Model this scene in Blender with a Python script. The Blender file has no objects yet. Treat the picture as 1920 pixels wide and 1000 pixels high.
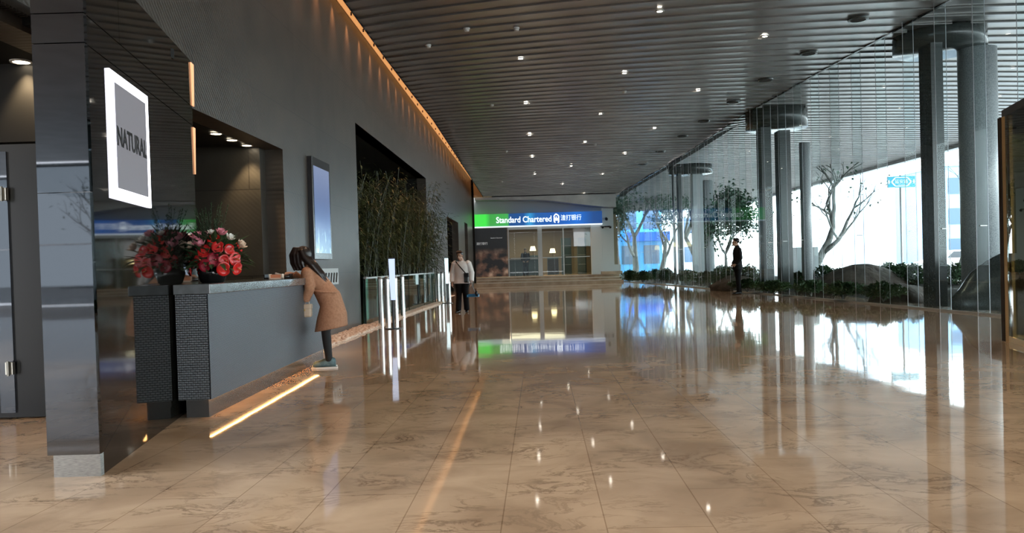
import bpy, math, random
from mathutils import Vector, Matrix, Euler
random.seed(7)
S = bpy.context.scene
COL = S.collection

# ------------------------------------------------------------------ camera
F_PX, PITCH, ROLL, CAM_H = 1500.0, math.radians(0.9), 0.029, 1.15
SHIFT_PX = F_PX*math.tan(PITCH) - 3.0           # keeps the horizon just above the middle
cam = bpy.data.cameras.new('camera'); cam.sensor_width = 36; cam.lens = 36*F_PX/1920
cam.shift_y = SHIFT_PX/1920; cam.clip_end = 1000
CAM = bpy.data.objects.new('camera', cam); COL.objects.link(CAM)
CM = Matrix.Rotation(math.pi/2-PITCH, 3, 'X') @ Matrix.Rotation(-ROLL, 3, 'Z')
CAM.matrix_world = Matrix.Translation((0, 0, CAM_H)) @ CM.to_4x4()
S.camera = CAM

def ray(px, py):
    return CM @ Vector(((px-960)/F_PX, (500-py+SHIFT_PX)/F_PX, -1))
def at(px, py, Y=None, z=None):
    d = ray(px, py)
    t = Y/d.y if Y is not None else (z-CAM_H)/d.z
    return Vector((0, 0, CAM_H)) + d*t

# ------------------------------------------------------------------ world, exposure
S.view_settings.view_transform = 'Standard'; S.view_settings.look = 'None'
S.view_settings.gamma = 1; S.view_settings.use_curve_mapping = False
S.view_settings.exposure = 0.12
W = bpy.data.worlds.new('daylight'); S.world = W; W.use_nodes = True
wn = W.node_tree; bg = wn.nodes['Background']
bg.inputs[0].default_value = (.95, .97, 1.0, 1); bg.inputs[1].default_value = 9.0
sun = bpy.data.lights.new('sun', 'SUN'); sun.energy = 3.0; sun.angle = 0.02; sun.color = (1, .95, .88)
so = bpy.data.objects.new('sun', sun); COL.objects.link(so); so.rotation_euler = Euler((math.radians(38), 0, math.radians(205)))
so.location = (40, 20, 40)

# ------------------------------------------------------------------ materials
def mat(name, col, rough=.5, metal=0., emit=None, estr=0., spec=None, coat=0.):
    m = bpy.data.materials.new(name); m.use_nodes = True
    b = m.node_tree.nodes['Principled BSDF']
    b.inputs['Base Color'].default_value = (*col, 1); b.inputs['Roughness'].default_value = rough
    b.inputs['Metallic'].default_value = metal
    if emit: b.inputs['Emission Color'].default_value = (*emit, 1); b.inputs['Emission Strength'].default_value = estr
    if spec is not None: b.inputs['Specular IOR Level'].default_value = spec
    if coat: b.inputs['Coat Weight'].default_value = coat; b.inputs['Coat Roughness'].default_value = .03
    return m
def nodes(m): return m.node_tree.nodes, m.node_tree.links, m.node_tree.nodes['Principled BSDF']
def noisy(name, c1, c2, scale=4, rough=.5, metal=0., bump=0., detail=6, stretch=(1,1,1), lo=.35, hi=.65, distort=0., coat=0.):
    m = mat(name, c1, rough, metal, coat=coat); n, l, b = nodes(m)
    tc = n.new('ShaderNodeTexCoord'); mp = n.new('ShaderNodeMapping'); mp.inputs['Scale'].default_value = stretch
    t = n.new('ShaderNodeTexNoise'); t.inputs['Scale'].default_value = scale; t.inputs['Detail'].default_value = detail
    t.inputs['Distortion'].default_value = distort
    r = n.new('ShaderNodeValToRGB'); r.color_ramp.elements[0].position = lo; r.color_ramp.elements[1].position = hi
    r.color_ramp.elements[0].color = (*c1, 1); r.color_ramp.elements[1].color = (*c2, 1)
    l.new(tc.outputs['Object'], mp.inputs[0]); l.new(mp.outputs[0], t.inputs[0]); l.new(t.outputs[0], r.inputs[0]); l.new(r.outputs[0], b.inputs['Base Color'])
    if bump:
        bp = n.new('ShaderNodeBump'); bp.inputs['Strength'].default_value = bump; bp.inputs['Distance'].default_value = .01 if name != 'brown_rock' else .12
        l.new(t.outputs[0], bp.inputs['Height']); l.new(bp.outputs[0], b.inputs['Normal'])
    return m

def marble_floor():
    m = mat('marble_floor', (.5, .36, .22), .045); n, l, b = nodes(m)
    tc = n.new('ShaderNodeTexCoord'); mp = n.new('ShaderNodeMapping'); mp.inputs['Rotation'].default_value = (0, 0, math.radians(90+2)); mp.inputs['Location'].default_value = (0, .2, 0)
    l.new(tc.outputs['Object'], mp.inputs[0])
    br = n.new('ShaderNodeTexBrick'); br.inputs['Scale'].default_value = 1; br.inputs['Brick Width'].default_value = 1.15
    br.inputs['Row Height'].default_value = .458; br.inputs['Mortar Size'].default_value = .0035; br.inputs['Mortar Smooth'].default_value = .3
    br.inputs['Color1'].default_value = (.93, .93, .93, 1); br.inputs['Color2'].default_value = (1.03, 1.02, 1.0, 1); br.inputs['Mortar'].default_value = (.66, .62, .58, 1)
    br.offset = .5
    l.new(mp.outputs[0], br.inputs[0])
    # cloudy base
    n1 = n.new('ShaderNodeTexNoise'); n1.inputs['Scale'].default_value = 1.6; n1.inputs['Detail'].default_value = 5; n1.inputs['Distortion'].default_value = .8
    r1 = n.new('ShaderNodeValToRGB'); e = r1.color_ramp.elements
    e[0].position = .3; e[0].color = (.33, .235, .16, 1); e[1].position = .7; e[1].color = (.54, .405, .285, 1)
    # veins
    n2 = n.new('ShaderNodeTexNoise'); n2.inputs['Scale'].default_value = 3.4; n2.inputs['Detail'].default_value = 8; n2.inputs['Roughness'].default_value = .66; n2.inputs['Distortion'].default_value = .9
    mp2 = n.new('ShaderNodeMapping'); mp2.inputs['Rotation'].default_value = (0, 0, .5); mp2.inputs['Scale'].default_value = (.8, 1.35, 1)
    l.new(tc.outputs['Object'], mp2.inputs[0]); l.new(mp2.outputs[0], n2.inputs[0]); l.new(tc.outputs['Object'], n1.inputs[0])
    r2 = n.new('ShaderNodeValToRGB'); r2.color_ramp.elements[0].position = .465; r2.color_ramp.elements[0].color = (0, 0, 0, 1)
    r2.color_ramp.elements[1].position = .5; r2.color_ramp.elements[1].color = (1, 1, 1, 1)
    e3 = r2.color_ramp.elements.new(.54); e3.color = (0, 0, 0, 1)
    l.new(n2.outputs[0], r2.inputs[0])
    n3 = n.new('ShaderNodeTexNoise'); n3.inputs['Scale'].default_value = 1.9; n3.inputs['Detail'].default_value = 3
    l.new(tc.outputs['Object'], n3.inputs[0])
    r3 = n.new('ShaderNodeValToRGB'); r3.color_ramp.elements[0].position = .42; r3.color_ramp.elements[1].position = .62
    l.new(n3.outputs[0], r3.inputs[0])
    mu = n.new('ShaderNodeMath'); mu.operation = 'MULTIPLY'; l.new(r2.outputs[0], mu.inputs[0]); l.new(r3.outputs[0], mu.inputs[1])
    mu2 = n.new('ShaderNodeMath'); mu2.operation = 'MULTIPLY'; mu2.inputs[1].default_value = .75; l.new(mu.outputs[0], mu2.inputs[0])
    mx = n.new('ShaderNodeMix'); mx.data_type = 'RGBA'; mx.inputs['B'].default_value = (.17, .115, .075, 1)
    l.new(n1.outputs[0], r1.inputs[0]); l.new(r1.outputs[0], mx.inputs['A']); l.new(mu2.outputs[0], mx.inputs['Factor'])
    mm = n.new('ShaderNodeMix'); mm.data_type = 'RGBA'; mm.blend_type = 'MULTIPLY'; mm.inputs['Factor'].default_value = 1
    l.new(mx.outputs['Result'], mm.inputs['A']); l.new(br.outputs['Color'], mm.inputs['B']); l.new(mm.outputs['Result'], b.inputs['Base Color'])
    # faint unevenness of the polished tiles
    nb = n.new('ShaderNodeTexNoise'); nb.inputs['Scale'].default_value = 1.5; nb.inputs['Detail'].default_value = 1
    l.new(tc.outputs['Object'], nb.inputs[0])
    bp = n.new('ShaderNodeBump'); bp.inputs['Strength'].default_value = .25; bp.inputs['Distance'].default_value = .004
    l.new(nb.outputs[0], bp.inputs['Height']); l.new(bp.outputs[0], b.inputs['Normal'])
    b.inputs['IOR'].default_value = 1.55
    return m

def stone_wall(name, c1, c2, w=2.4, h=1.2, rough=.38, hatch=.5, uv='YZ', z0=0.0):
    m = mat(name, c1, rough); n, l, b = nodes(m)
    tc = n.new('ShaderNodeTexCoord'); sp = n.new('ShaderNodeSeparateXYZ'); cb = n.new('ShaderNodeCombineXYZ')
    l.new(tc.outputs['Object'], sp.inputs[0]); l.new(sp.outputs[uv[0]], cb.inputs[0])
    ad = n.new('ShaderNodeMath'); ad.inputs[1].default_value = z0; l.new(sp.outputs[uv[1]], ad.inputs[0]); l.new(ad.outputs[0], cb.inputs[1])
    br = n.new('ShaderNodeTexBrick'); br.inputs['Scale'].default_value = 1; br.inputs['Brick Width'].default_value = w
    br.inputs['Row Height'].default_value = h; br.inputs['Mortar Size'].default_value = .006
    br.inputs['Color1'].default_value = (.9, .9, .9, 1); br.inputs['Color2'].default_value = (1.1, 1.1, 1.1, 1); br.inputs['Mortar'].default_value = (.35, .35, .35, 1)
    l.new(cb.outputs[0], br.inputs[0])
    no = n.new('ShaderNodeTexNoise'); no.inputs['Scale'].default_value = 2.2; no.inputs['Detail'].default_value = 8; l.new(cb.outputs[0], no.inputs[0])
    r = n.new('ShaderNodeValToRGB'); r.color_ramp.elements[0].position = .3; r.color_ramp.elements[1].position = .7
    r.color_ramp.elements[0].color = (*c1, 1); r.color_ramp.elements[1].color = (*c2, 1); l.new(no.outputs[0], r.inputs[0])
    mm = n.new('ShaderNodeMix'); mm.data_type = 'RGBA'; mm.blend_type = 'MULTIPLY'; mm.inputs['Factor'].default_value = 1
    l.new(r.outputs[0], mm.inputs['A']); l.new(br.outputs['Color'], mm.inputs['B']); l.new(mm.outputs['Result'], b.inputs['Base Color'])
    wv = n.new('ShaderNodeTexWave'); wv.inputs['Scale'].default_value = 9; wv.inputs['Distortion'].default_value = 1.5; wv.bands_direction = 'DIAGONAL'
    l.new(cb.outputs[0], wv.inputs[0])
    bp = n.new('ShaderNodeBump'); bp.inputs['Strength'].default_value = hatch; bp.inputs['Distance'].default_value = .003
    l.new(wv.outputs[0], bp.inputs['Height']); l.new(bp.outputs[0], b.inputs['Normal'])
    return m

def hexpanel(name, c1, c2, sc=1.0, rough=.4, metal=.6):
    m = mat(name, c1, rough, metal); n, l, b = nodes(m)
    tc = n.new('ShaderNodeTexCoord'); sp = n.new('ShaderNodeSeparateXYZ'); cb = n.new('ShaderNodeCombineXYZ')
    l.new(tc.outputs['Object'], sp.inputs[0])
    ad = n.new('ShaderNodeMath'); ad.operation = 'ADD'; l.new(sp.outputs['X'], ad.inputs[0]); l.new(sp.outputs['Y'], ad.inputs[1])
    l.new(ad.outputs[0], cb.inputs[0]); l.new(sp.outputs['Z'], cb.inputs[1])
    br = n.new('ShaderNodeTexBrick'); br.inputs['Scale'].default_value = 1; br.inputs['Brick Width'].default_value = .036*sc
    br.inputs['Row Height'].default_value = .018*sc; br.inputs['Mortar Size'].default_value = .0035*sc; br.inputs['Mortar Smooth'].default_value = .8
    br.inputs['Color1'].default_value = (*c2, 1); br.inputs['Color2'].default_value = (*c2, 1); br.inputs['Mortar'].default_value = (*c1, 1)
    l.new(cb.outputs[0], br.inputs[0]); l.new(br.outputs['Color'], b.inputs['Base Color'])
    bp = n.new('ShaderNodeBump'); bp.inputs['Strength'].default_value = 1; bp.inputs['Distance'].default_value = .006; bp.invert = True
    l.new(br.outputs['Fac'], bp.inputs['Height']); l.new(bp.outputs[0], b.inputs['Normal'])
    return m

def glass(name, tint, ior=1.5, graze=.8, reflect=1.0):
    m = bpy.data.materials.new(name); m.use_nodes = True; n = m.node_tree.nodes; l = m.node_tree.links
    n.remove(n['Principled BSDF']); o = n['Material Output']
    tr = n.new('ShaderNodeBsdfTransparent'); tr.inputs[0].default_value = (*tint, 1)
    gl = n.new('ShaderNodeBsdfGlossy'); gl.inputs['Roughness'].default_value = 0.0; gl.inputs[0].default_value = (1, 1, 1, 1)
    lw = n.new('ShaderNodeLayerWeight'); lw.inputs['Blend'].default_value = .5      # facing is 1-|cos|: same from both sides
    pw = n.new('ShaderNodeMath'); pw.operation = 'POWER'; pw.inputs[1].default_value = 5; l.new(lw.outputs['Facing'], pw.inputs[0])
    f0 = ((ior-1)/(ior+1))**2*reflect
    ma = n.new('ShaderNodeMath'); ma.operation = 'MULTIPLY_ADD'; ma.inputs[1].default_value = (1-f0)*graze; ma.inputs[2].default_value = f0; l.new(pw.outputs[0], ma.inputs[0])
    mx = n.new('ShaderNodeMixShader'); l.new(ma.outputs[0], mx.inputs[0]); l.new(tr.outputs[0], mx.inputs[1]); l.new(gl.outputs[0], mx.inputs[2]); l.new(mx.outputs[0], o.inputs[0])
    return m

def screen_mat():
    m = mat('screen_picture', (.02, .03, .05), .15, emit=(.3, .45, .8), estr=.9); n, l, b = nodes(m)
    tc = n.new('ShaderNodeTexCoord'); sp = n.new('ShaderNodeSeparateXYZ'); l.new(tc.outputs['Object'], sp.inputs[0])
    r = n.new('ShaderNodeValToRGB'); e = r.color_ramp.elements
    mr = n.new('ShaderNodeMapRange'); mr.inputs[1].default_value = 0; mr.inputs[2].default_value = 1.6; l.new(sp.outputs['Z'], mr.inputs[0])
    e[0].position = 0; e[0].color = (.14, .28, .36, 1); e[1].position = 1; e[1].color = (.22, .27, .42, 1)
    a = e.new(.22); a.color = (.10, .22, .42, 1); a = e.new(.32); a.color = (.09, .17, .38, 1); a = e.new(.6); a.color = (.12, .17, .33, 1)
    l.new(mr.outputs[0], r.inputs[0])
    no = n.new('ShaderNodeTexNoise'); no.inputs['Scale'].default_value = 7; no.inputs['Detail'].default_value = 4; mp = n.new('ShaderNodeMapping'); mp.inputs['Scale'].default_value = (1, 1.6, .6)
    l.new(tc.outputs['Object'], mp.inputs[0]); l.new(mp.outputs[0], no.inputs[0])
    r2 = n.new('ShaderNodeValToRGB'); r2.color_ramp.elements[0].position = .52; r2.color_ramp.elements[1].position = .68; l.new(no.outputs[0], r2.inputs[0])
    lt = n.new('ShaderNodeMapRange'); lt.inputs[1].default_value = .55; lt.inputs[2].default_value = .3; l.new(sp.outputs['Z'], lt.inputs[0])
    mu = n.new('ShaderNodeMath'); mu.operation = 'MULTIPLY'; l.new(r2.outputs[0], mu.inputs[0]); l.new(lt.outputs[0], mu.inputs[1])
    mx = n.new('ShaderNodeMix'); mx.data_type = 'RGBA'; mx.inputs['B'].default_value = (.55, .85, .95, 1); l.new(r.outputs[0], mx.inputs['A']); l.new(mu.outputs[0], mx.inputs['Factor'])
    l.new(mx.outputs['Result'], b.inputs['Emission Color'])
    return m

def sign_mat():
    # backlit fascia: green at one end turning blue
    m = mat('backlit_fascia', (.02, .05, .1), .3, emit=(.1, .3, .8), estr=1.0); n, l, b = nodes(m)
    tc = n.new('ShaderNodeTexCoord'); sp = n.new('ShaderNodeSeparateXYZ'); l.new(tc.outputs['Object'], sp.inputs[0])
    mr = n.new('ShaderNodeMapRange'); mr.inputs[1].default_value = 0; mr.inputs[2].default_value = 1; l.new(sp.outputs['X'], mr.inputs[0])
    mr.inputs[2].default_value = 7.1
    r = n.new('ShaderNodeValToRGB'); e = r.color_ramp.elements; e[0].position = 0; e[0].color = (.06, .72, .05, 1); e[1].position = 1; e[1].color = (.005, .05, .22, 1)
    for p, c in ((.1, (.05, .75, .05)), (.14, (.04, .34, .04)), (.285, (.05, .38, .06)), (.30, (.003, .05, .2)), (.42, (.003, .07, .28)), (.47, (.03, .30, .62)), (.52, (.005, .09, .34)), (.7, (.005, .08, .38)), (.86, (.004, .14, .62))):
        a = e.new(p); a.color = (*c, 1)
    l.new(mr.outputs[0], r.inputs[0]); l.new(r.outputs[0], b.inputs['Emission Color'])
    return m

def poster_mat():
    m = mat('poster_picture', (.02, .02, .02), .3, emit=(.1, .08, .06), estr=.22); n, l, b = nodes(m)
    tc = n.new('ShaderNodeTexCoord'); no = n.new('ShaderNodeTexNoise'); no.inputs['Scale'].default_value = 1.7; no.inputs['Detail'].default_value = 3; l.new(tc.outputs['Object'], no.inputs[0])
    sp = n.new('ShaderNodeSeparateXYZ'); l.new(tc.outputs['Object'], sp.inputs[0])
    mr = n.new('ShaderNodeMapRange'); mr.inputs[1].default_value = 1.75; mr.inputs[2].default_value = 1.2; l.new(sp.outputs['Z'], mr.inputs[0])
    r = n.new('ShaderNodeValToRGB'); e = r.color_ramp.elements; e[0].position = .45; e[0].color = (.012, .011, .012, 1); e[1].position = .75; e[1].color = (.55, .36, .25, 1)
    a = e.new(.58); a.color = (.16, .08, .05, 1)
    l.new(no.outputs[0], r.inputs[0])
    mx = n.new('ShaderNodeMix'); mx.data_type = 'RGBA'; mx.inputs['A'].default_value = (.012, .013, .015, 1); l.new(r.outputs[0], mx.inputs['B']); l.new(mr.outputs[0], mx.inputs['Factor'])
    l.new(mx.outputs['Result'], b.inputs['Emission Color']); l.new(mx.outputs['Result'], b.inputs['Base Color'])
    return m

M = dict(
    floor=marble_floor(),
    ceil=noisy('ceiling_metal', (.27, .26, .25), (.35, .34, .33), 1.2, .30, .7),
    gap=mat('ceiling_gap', (.02, .02, .02), .8),
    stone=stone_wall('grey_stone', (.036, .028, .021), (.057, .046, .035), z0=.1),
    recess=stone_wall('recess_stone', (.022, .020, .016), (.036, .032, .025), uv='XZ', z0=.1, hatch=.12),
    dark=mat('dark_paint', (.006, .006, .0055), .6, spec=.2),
    black=mat('black_lacquer', (.007, .007, .0065), .04, spec=.55),
    mirror=mat('polished_black_steel', (.17, .18, .20), .02, 1.0),
    seam=mat('panel_seam', (.002, .002, .002), .6),
    brushed=noisy('brushed_steel', (.30, .30, .29), (.45, .45, .43), 30, .35, .9, stretch=(1, 1, 8)),
    steel=mat('polished_steel', (.50, .49, .47), .15, 1.0),
    chrome=mat('bright_edge', (.45, .48, .52), .3, .2),
    panel=hexpanel('woven_metal', (.06, .07, .085), (.17, .185, .21), .6, .42, .7),
    hexp=hexpanel('hex_metal', (.03, .035, .04), (.17, .185, .20), 1.0, .4, .7),
    ctop=noisy('counter_stone', (.05, .06, .065), (.10, .115, .125), 6, .18, 0, coat=.4),
    plinth=mat('plinth_stone', (.045, .042, .04), .25),
    ledw=mat('led_warm', (1, .6, .25), .5, emit=(1, .50, .17), estr=20),
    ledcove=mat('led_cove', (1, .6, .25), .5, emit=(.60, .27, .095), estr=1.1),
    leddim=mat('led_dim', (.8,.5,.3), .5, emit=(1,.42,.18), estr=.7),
    covew=mat('cove_plaster', (.65, .50, .34), .7),
    white=mat('white_paint', (.55, .55, .54), .4),
    greyp=mat('grey_panel', (.34, .35, .36), .35),
    lens=mat('downlight_lens', (1, 1, 1), .3, emit=(1, .93, .80), estr=30),
    lensw=mat('downlight_lens_warm', (1, 1, 1), .3, emit=(1, .82, .58), estr=22),
    ring=mat('white_ring', (.5, .5, .48), .4),
    signwhite=mat('sign_lit_border', (1, 1, 1), .4, emit=(.86, .86, 1.0), estr=4.5),
    signgrey=mat('sign_grey_face', (.14, .14, .16), .25, emit=(.5, .5, .56), estr=.22),
    ink=mat('black_letters', (.01, .01, .01), .4),
    screen=screen_mat(), frame=mat('screen_frame', (.01, .01, .012), .2),
    fascia=sign_mat(), lit=mat('lit_letters', (1, 1, 1), .4, emit=(.85, .95, 1), estr=1.25),
    lip=mat('lit_lip', (.9, .95, 1), .4, emit=(.75, .88, 1), estr=1.0),
    poster=poster_mat(), pletter=mat('poster_letters', (.5, .5, .5), .4, emit=(.6, .6, .6), estr=.5),
    glass=glass('clear_glass', (.72, .85, .86), 1.45, .45), rear=glass('tinted_rear_glass', (.28, .30, .31), 1.4),
    fin=glass('fin_glass', (.95, .98, .98), 1.18),
    rail=glass('railing_glass', (.45, .62, .58), 1.55),
    vest=glass('vestibule_glass', (.26, .25, .19), 1.5),
    bglass=glass('bank_glass', (.72, .78, .78), 1.4),
    gold=mat('bronze_post', (.78, .50, .23), .35, .8), bronze=mat('dark_bronze', (.05, .035, .025), .3, .6),
    granite=noisy('grey_granite', (.30, .33, .34), (.50, .52, .53), 45, .35, 0, detail=2),
    slate=noisy('dark_granite', (.028, .034, .033), (.048, .055, .052), 40, .25, 0, detail=2),
    pebble=noisy('pebble_bed', (.42, .30, .22), (.75, .62, .50), 30, .7, 0, bump=1, detail=2),
    pebbles=mat('pebble', (.68, .56, .46), .6),
    soil=noisy('planting_soil', (.012, .014, .010), (.03, .035, .02), 6, .9),
    rock=noisy('brown_rock', (.035, .028, .022), (.08, .065, .05), 3, .85, bump=.8),
    pave=noisy('street_paving', (.20, .20, .20), (.27, .27, .27), .6, .8),
    leaf=noisy('dark_leaf', (.012, .035, .012), (.03, .08, .025), 3, .5),
    leafb=noisy('bush_leaf', (.02, .055, .02), (.06, .13, .05), 3, .45),
    leaft=noisy('tree_leaf', (.05, .11, .07), (.09, .17, .11), 2, .5),
    bamleaf=noisy('bamboo_leaf', (.028, .042, .012), (.075, .095, .03), 3, .5),
    bamstem=mat('bamboo_stem', (.05, .055, .025), .4),
    bark=noisy('plane_bark', (.12, .13, .12), (.26, .27, .25), 4, .8),
    vase=mat('black_vase', (.008, .008, .008), .08),
    red=noisy('red_spathe', (.42, .008, .010), (.62, .02, .018), 8, .25), pink=noisy('pink_petal', (.60, .16, .24), (.78, .38, .42), 10, .5),
    cream=mat('cream_petal', (.75, .6, .48), .5), yellow=mat('yellow_spadix', (.7, .4, .15), .5), white_petal=mat('white_petal', (.75, .75, .7), .5),
    dark_red=mat('dark_red_petal', (.35, .01, .03), .4),
    skin=mat('skin', (.45, .27, .19), .5), hair=mat('dark_hair', (.012, .007, .006), .35), lips=mat('lips', (.3, .08, .07), .5), eye=mat('eye', (.01, .008, .008), .2),
    camel=noisy('camel_wool', (.30, .15, .085), (.38, .20, .12), 40, .9), tights=mat('black_leggings', (.008, .008, .009), .8),
    shoe=noisy('grey_blue_canvas', (.05, .10, .12), (.12, .2, .22), 20, .6), sole=mat('white_sole', (.6, .6, .58), .5),
    bag=mat('cream_leather', (.50, .40, .30), .4), buckle=mat('brass_buckle', (.5, .36, .15), .3, .9),
    shirt=noisy('white_cotton', (.64, .62, .61), (.72, .70, .69), 8, .8), trousers=mat('black_trousers', (.005, .005, .006), .8, spec=.15),
    suit=mat('black_suit', (.006, .006, .007), .7, spec=.2), leather=mat('black_leather', (.006, .006, .006), .2),
    blue=mat('blue_plastic', (.03, .16, .30), .4), grey=mat('grey_plastic', (.25, .25, .25), .4),
    stand=mat('black_metal', (.008, .008, .01), .35, .4), display=mat('display_panel', (.5, .6, .75), .3, emit=(.48, .6, .85), estr=.85),
    dispw=mat('display_white', (.6, .8, .85), .3, emit=(.75, .95, 1), estr=1.1),
    orange=mat('orange_card', (.65, .25, .13), .5), paper=mat('paper', (.45, .48, .48), .6),
    step=noisy('step_stone', (.30, .20, .12), (.46, .33, .22), 2, .25),
    nosing=mat('nosing_stone', (.62, .52, .40), .25),
    tan=mat('tan_interior', (.24, .18, .11), .6), tealint=mat('teal_interior', (.06, .10, .11), .5),
    lamp=mat('lamp_shade', (1, .8, .5), .5, emit=(1, .72, .36), estr=6),
    cyan=mat('cyan_sign', (.02, .35, .50), .4, emit=(.02, .42, .62), estr=.55), signw=mat('sign_white', (.8, .9, .9), .4, emit=(.8, 1, 1), estr=.5),
    bldg=mat('pale_building', (.55, .62, .70), .6), bldgb=mat('blue_building', (.22, .38, .55), .4), bldgw=mat('blue_window', (.05, .10, .18), .15),
    shop=mat('blue_shopfront', (.08, .38, .72), .3), shopd=mat('blue_shop_sign', (.01, .12, .60), .3),
    car=mat('white_car', (.8, .8, .8), .2), tyre=mat('tyre', (.01, .01, .01), .7), carglass=mat('car_glass', (.03, .04, .05), .1),
    doorm=mat('black_door', (.010, .011, .012), .3, 0, spec=.3), hinge=mat('hinge_steel', (.5, .48, .42), .3, 1),
    patch=mat('hatched_dark', (.02, .018, .016), .6),
)

# ------------------------------------------------------------------ mesh helpers
class MB:
    def __init__(s): s.v = []; s.f = []; s.sm = False
    def add(s, vs, fs):
        o = len(s.v); s.v += [tuple(v) for v in vs]; s.f += [tuple(i+o for i in f) for f in fs]; return s
    def box(s, x0, x1, y0, y1, z0, z1):
        return s.add([(x0,y0,z0),(x1,y0,z0),(x1,y1,z0),(x0,y1,z0),(x0,y0,z1),(x1,y0,z1),(x1,y1,z1),(x0,y1,z1)],
                     [(3,2,1,0),(4,5,6,7),(0,1,5,4),(1,2,6,5),(2,3,7,6),(3,0,4,7)])
    def prism(s, poly, z0, z1):          # poly: CCW list of (x,y)
        n = len(poly); vs = [(x,y,z0) for x,y in poly]+[(x,y,z1) for x,y in poly]
        return s.add(vs, [tuple(range(n-1,-1,-1)), tuple(range(n,2*n))]+[(i,(i+1)%n,(i+1)%n+n,i+n) for i in range(n)])
    def wallseg(s, a, b, t, z0, z1):     # slab from a to b, thickness t to the left of a->b
        d = (Vector(b)-Vector(a)).normalized(); p = Vector((-d.y, d.x))*t
        return s.prism([tuple(a), tuple(b), (b[0]+p.x, b[1]+p.y), (a[0]+p.x, a[1]+p.y)] if t > 0 else [tuple(b), tuple(a), (a[0]+p.x, a[1]+p.y), (b[0]+p.x, b[1]+p.y)], z0, z1)
    def tube(s, pts, r, n=8, cap=True):  # r: number or list
        pts = [Vector(p) for p in pts]; rs = r if isinstance(r, (list, tuple)) else [r]*len(pts); vs = []; fs = []
        u = None
        for i, p in enumerate(pts):
            d = (pts[min(i+1, len(pts)-1)]-pts[max(i-1, 0)]).normalized()
            if u is None: u = d.orthogonal().normalized()
            else: u = (u-d*u.dot(d)).normalized() if (u-d*u.dot(d)).length > 1e-6 else d.orthogonal().normalized()
            w = d.cross(u)
            for k in range(n):
                a = 2*math.pi*k/n; vs.append(p+(u*math.cos(a)+w*math.sin(a))*rs[i])
        for i in range(len(pts)-1):
            for k in range(n): fs.append((i*n+k, i*n+(k+1)%n, (i+1)*n+(k+1)%n, (i+1)*n+k))
        if cap: fs.append(tuple(range(n-1,-1,-1))); fs.append(tuple(range((len(pts)-1)*n, len(pts)*n)))
        return s.add(vs, fs)
    def lathe(s, prof, c=(0,0,0), n=24, cap=True):   # prof: list of (r,z)
        vs = []; fs = []
        for r, z in prof:
            for k in range(n):
                a = 2*math.pi*k/n; vs.append((c[0]+r*math.cos(a), c[1]+r*math.sin(a), c[2]+z))
        for i in range(len(prof)-1):
            for k in range(n): fs.append((i*n+k, i*n+(k+1)%n, (i+1)*n+(k+1)%n, (i+1)*n+k))
        if cap: fs.append(tuple(range(n-1,-1,-1))); fs.append(tuple(range((len(prof)-1)*n, len(prof)*n)))
        return s.add(vs, fs)
    def ell(s, c, r, rot=None, nu=14, nv=9):
        R = rot.to_matrix() if rot else Matrix.Identity(3); c = Vector(c); vs = []; fs = []
        vs.append(c+R@Vector((0,0,r[2])))
        for j in range(1, nv):
            t = math.pi*j/nv
            for k in range(nu):
                a = 2*math.pi*k/nu; vs.append(c+R@Vector((r[0]*math.sin(t)*math.cos(a), r[1]*math.sin(t)*math.sin(a), r[2]*math.cos(t))))
        vs.append(c+R@Vector((0,0,-r[2]))); L = len(vs)-1
        for k in range(nu):
            fs.append((0, 1+k, 1+(k+1)%nu)); fs.append((L, 1+(nv-2)*nu+(k+1)%nu, 1+(nv-2)*nu+k))
            for j in range(nv-2): fs.append((1+j*nu+k, 1+(j+1)*nu+k, 1+(j+1)*nu+(k+1)%nu, 1+j*nu+(k+1)%nu))
        return s.add(vs, fs)
    def rings(s, rs, n=20):              # rs: list of (center, rx, ry, (ux),(uy)) loft of ellipses
        vs = []; fs = []
        for c, rx, ry, U, V in rs:
            c = Vector(c); U = Vector(U); V = Vector(V)
            for k in range(n):
                a = 2*math.pi*k/n; vs.append(c+U*rx*math.cos(a)+V*ry*math.sin(a))
        for i in range(len(rs)-1):
            for k in range(n): fs.append((i*n+k, i*n+(k+1)%n, (i+1)*n+(k+1)%n, (i+1)*n+k))
        fs.append(tuple(range(n-1,-1,-1))); fs.append(tuple(range((len(rs)-1)*n, len(rs)*n)))
        return s.add(vs, fs)
    def leaf(s, p, d, nrm, L, w):        # a small folded blade
        d = Vector(d).normalized(); sd = d.cross(Vector(nrm))
        sd = sd.normalized() if sd.length > 1e-4 else d.orthogonal().normalized(); p = Vector(p); up = sd.cross(d)
        return s.add([p, p+d*L*.45+sd*w+up*w*.4, p+d*L-up*L*.12, p+d*L*.45-sd*w+up*w*.4, p+d*L*.45], [(0,1,4),(1,2,4),(0,4,3),(4,2,3)])
    def build(s, name, m, parent=None, loc=None, smooth=False, bevel=0):
        me = bpy.data.meshes.new(name)
        v = s.v
        if loc is not None: v = [(a-loc[0], b-loc[1], c-loc[2]) for a, b, c in v]
        me.from_pydata(v, [], s.f); me.update()
        for mm in (m if isinstance(m, (list, tuple)) else [m]): me.materials.append(mm)
        o = bpy.data.objects.new(name, me); COL.objects.link(o)
        if loc is not None: o.location = loc
        if smooth or s.sm:
            for p in me.polygons: p.use_smooth = True
        if parent: o.parent = parent
        if bevel:
            b = o.modifiers.new('bevel', 'BEVEL'); b.width = bevel; b.segments = 2; b.limit_method = 'ANGLE'
        return o
def remesh(o, vox, it=3):
    r = o.modifiers.new('remesh', 'REMESH'); r.mode = 'VOXEL'; r.voxel_size = vox; r.use_smooth_shade = True
    s = o.modifiers.new('smooth', 'SMOOTH'); s.factor = .5; s.iterations = it
    return o
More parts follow.
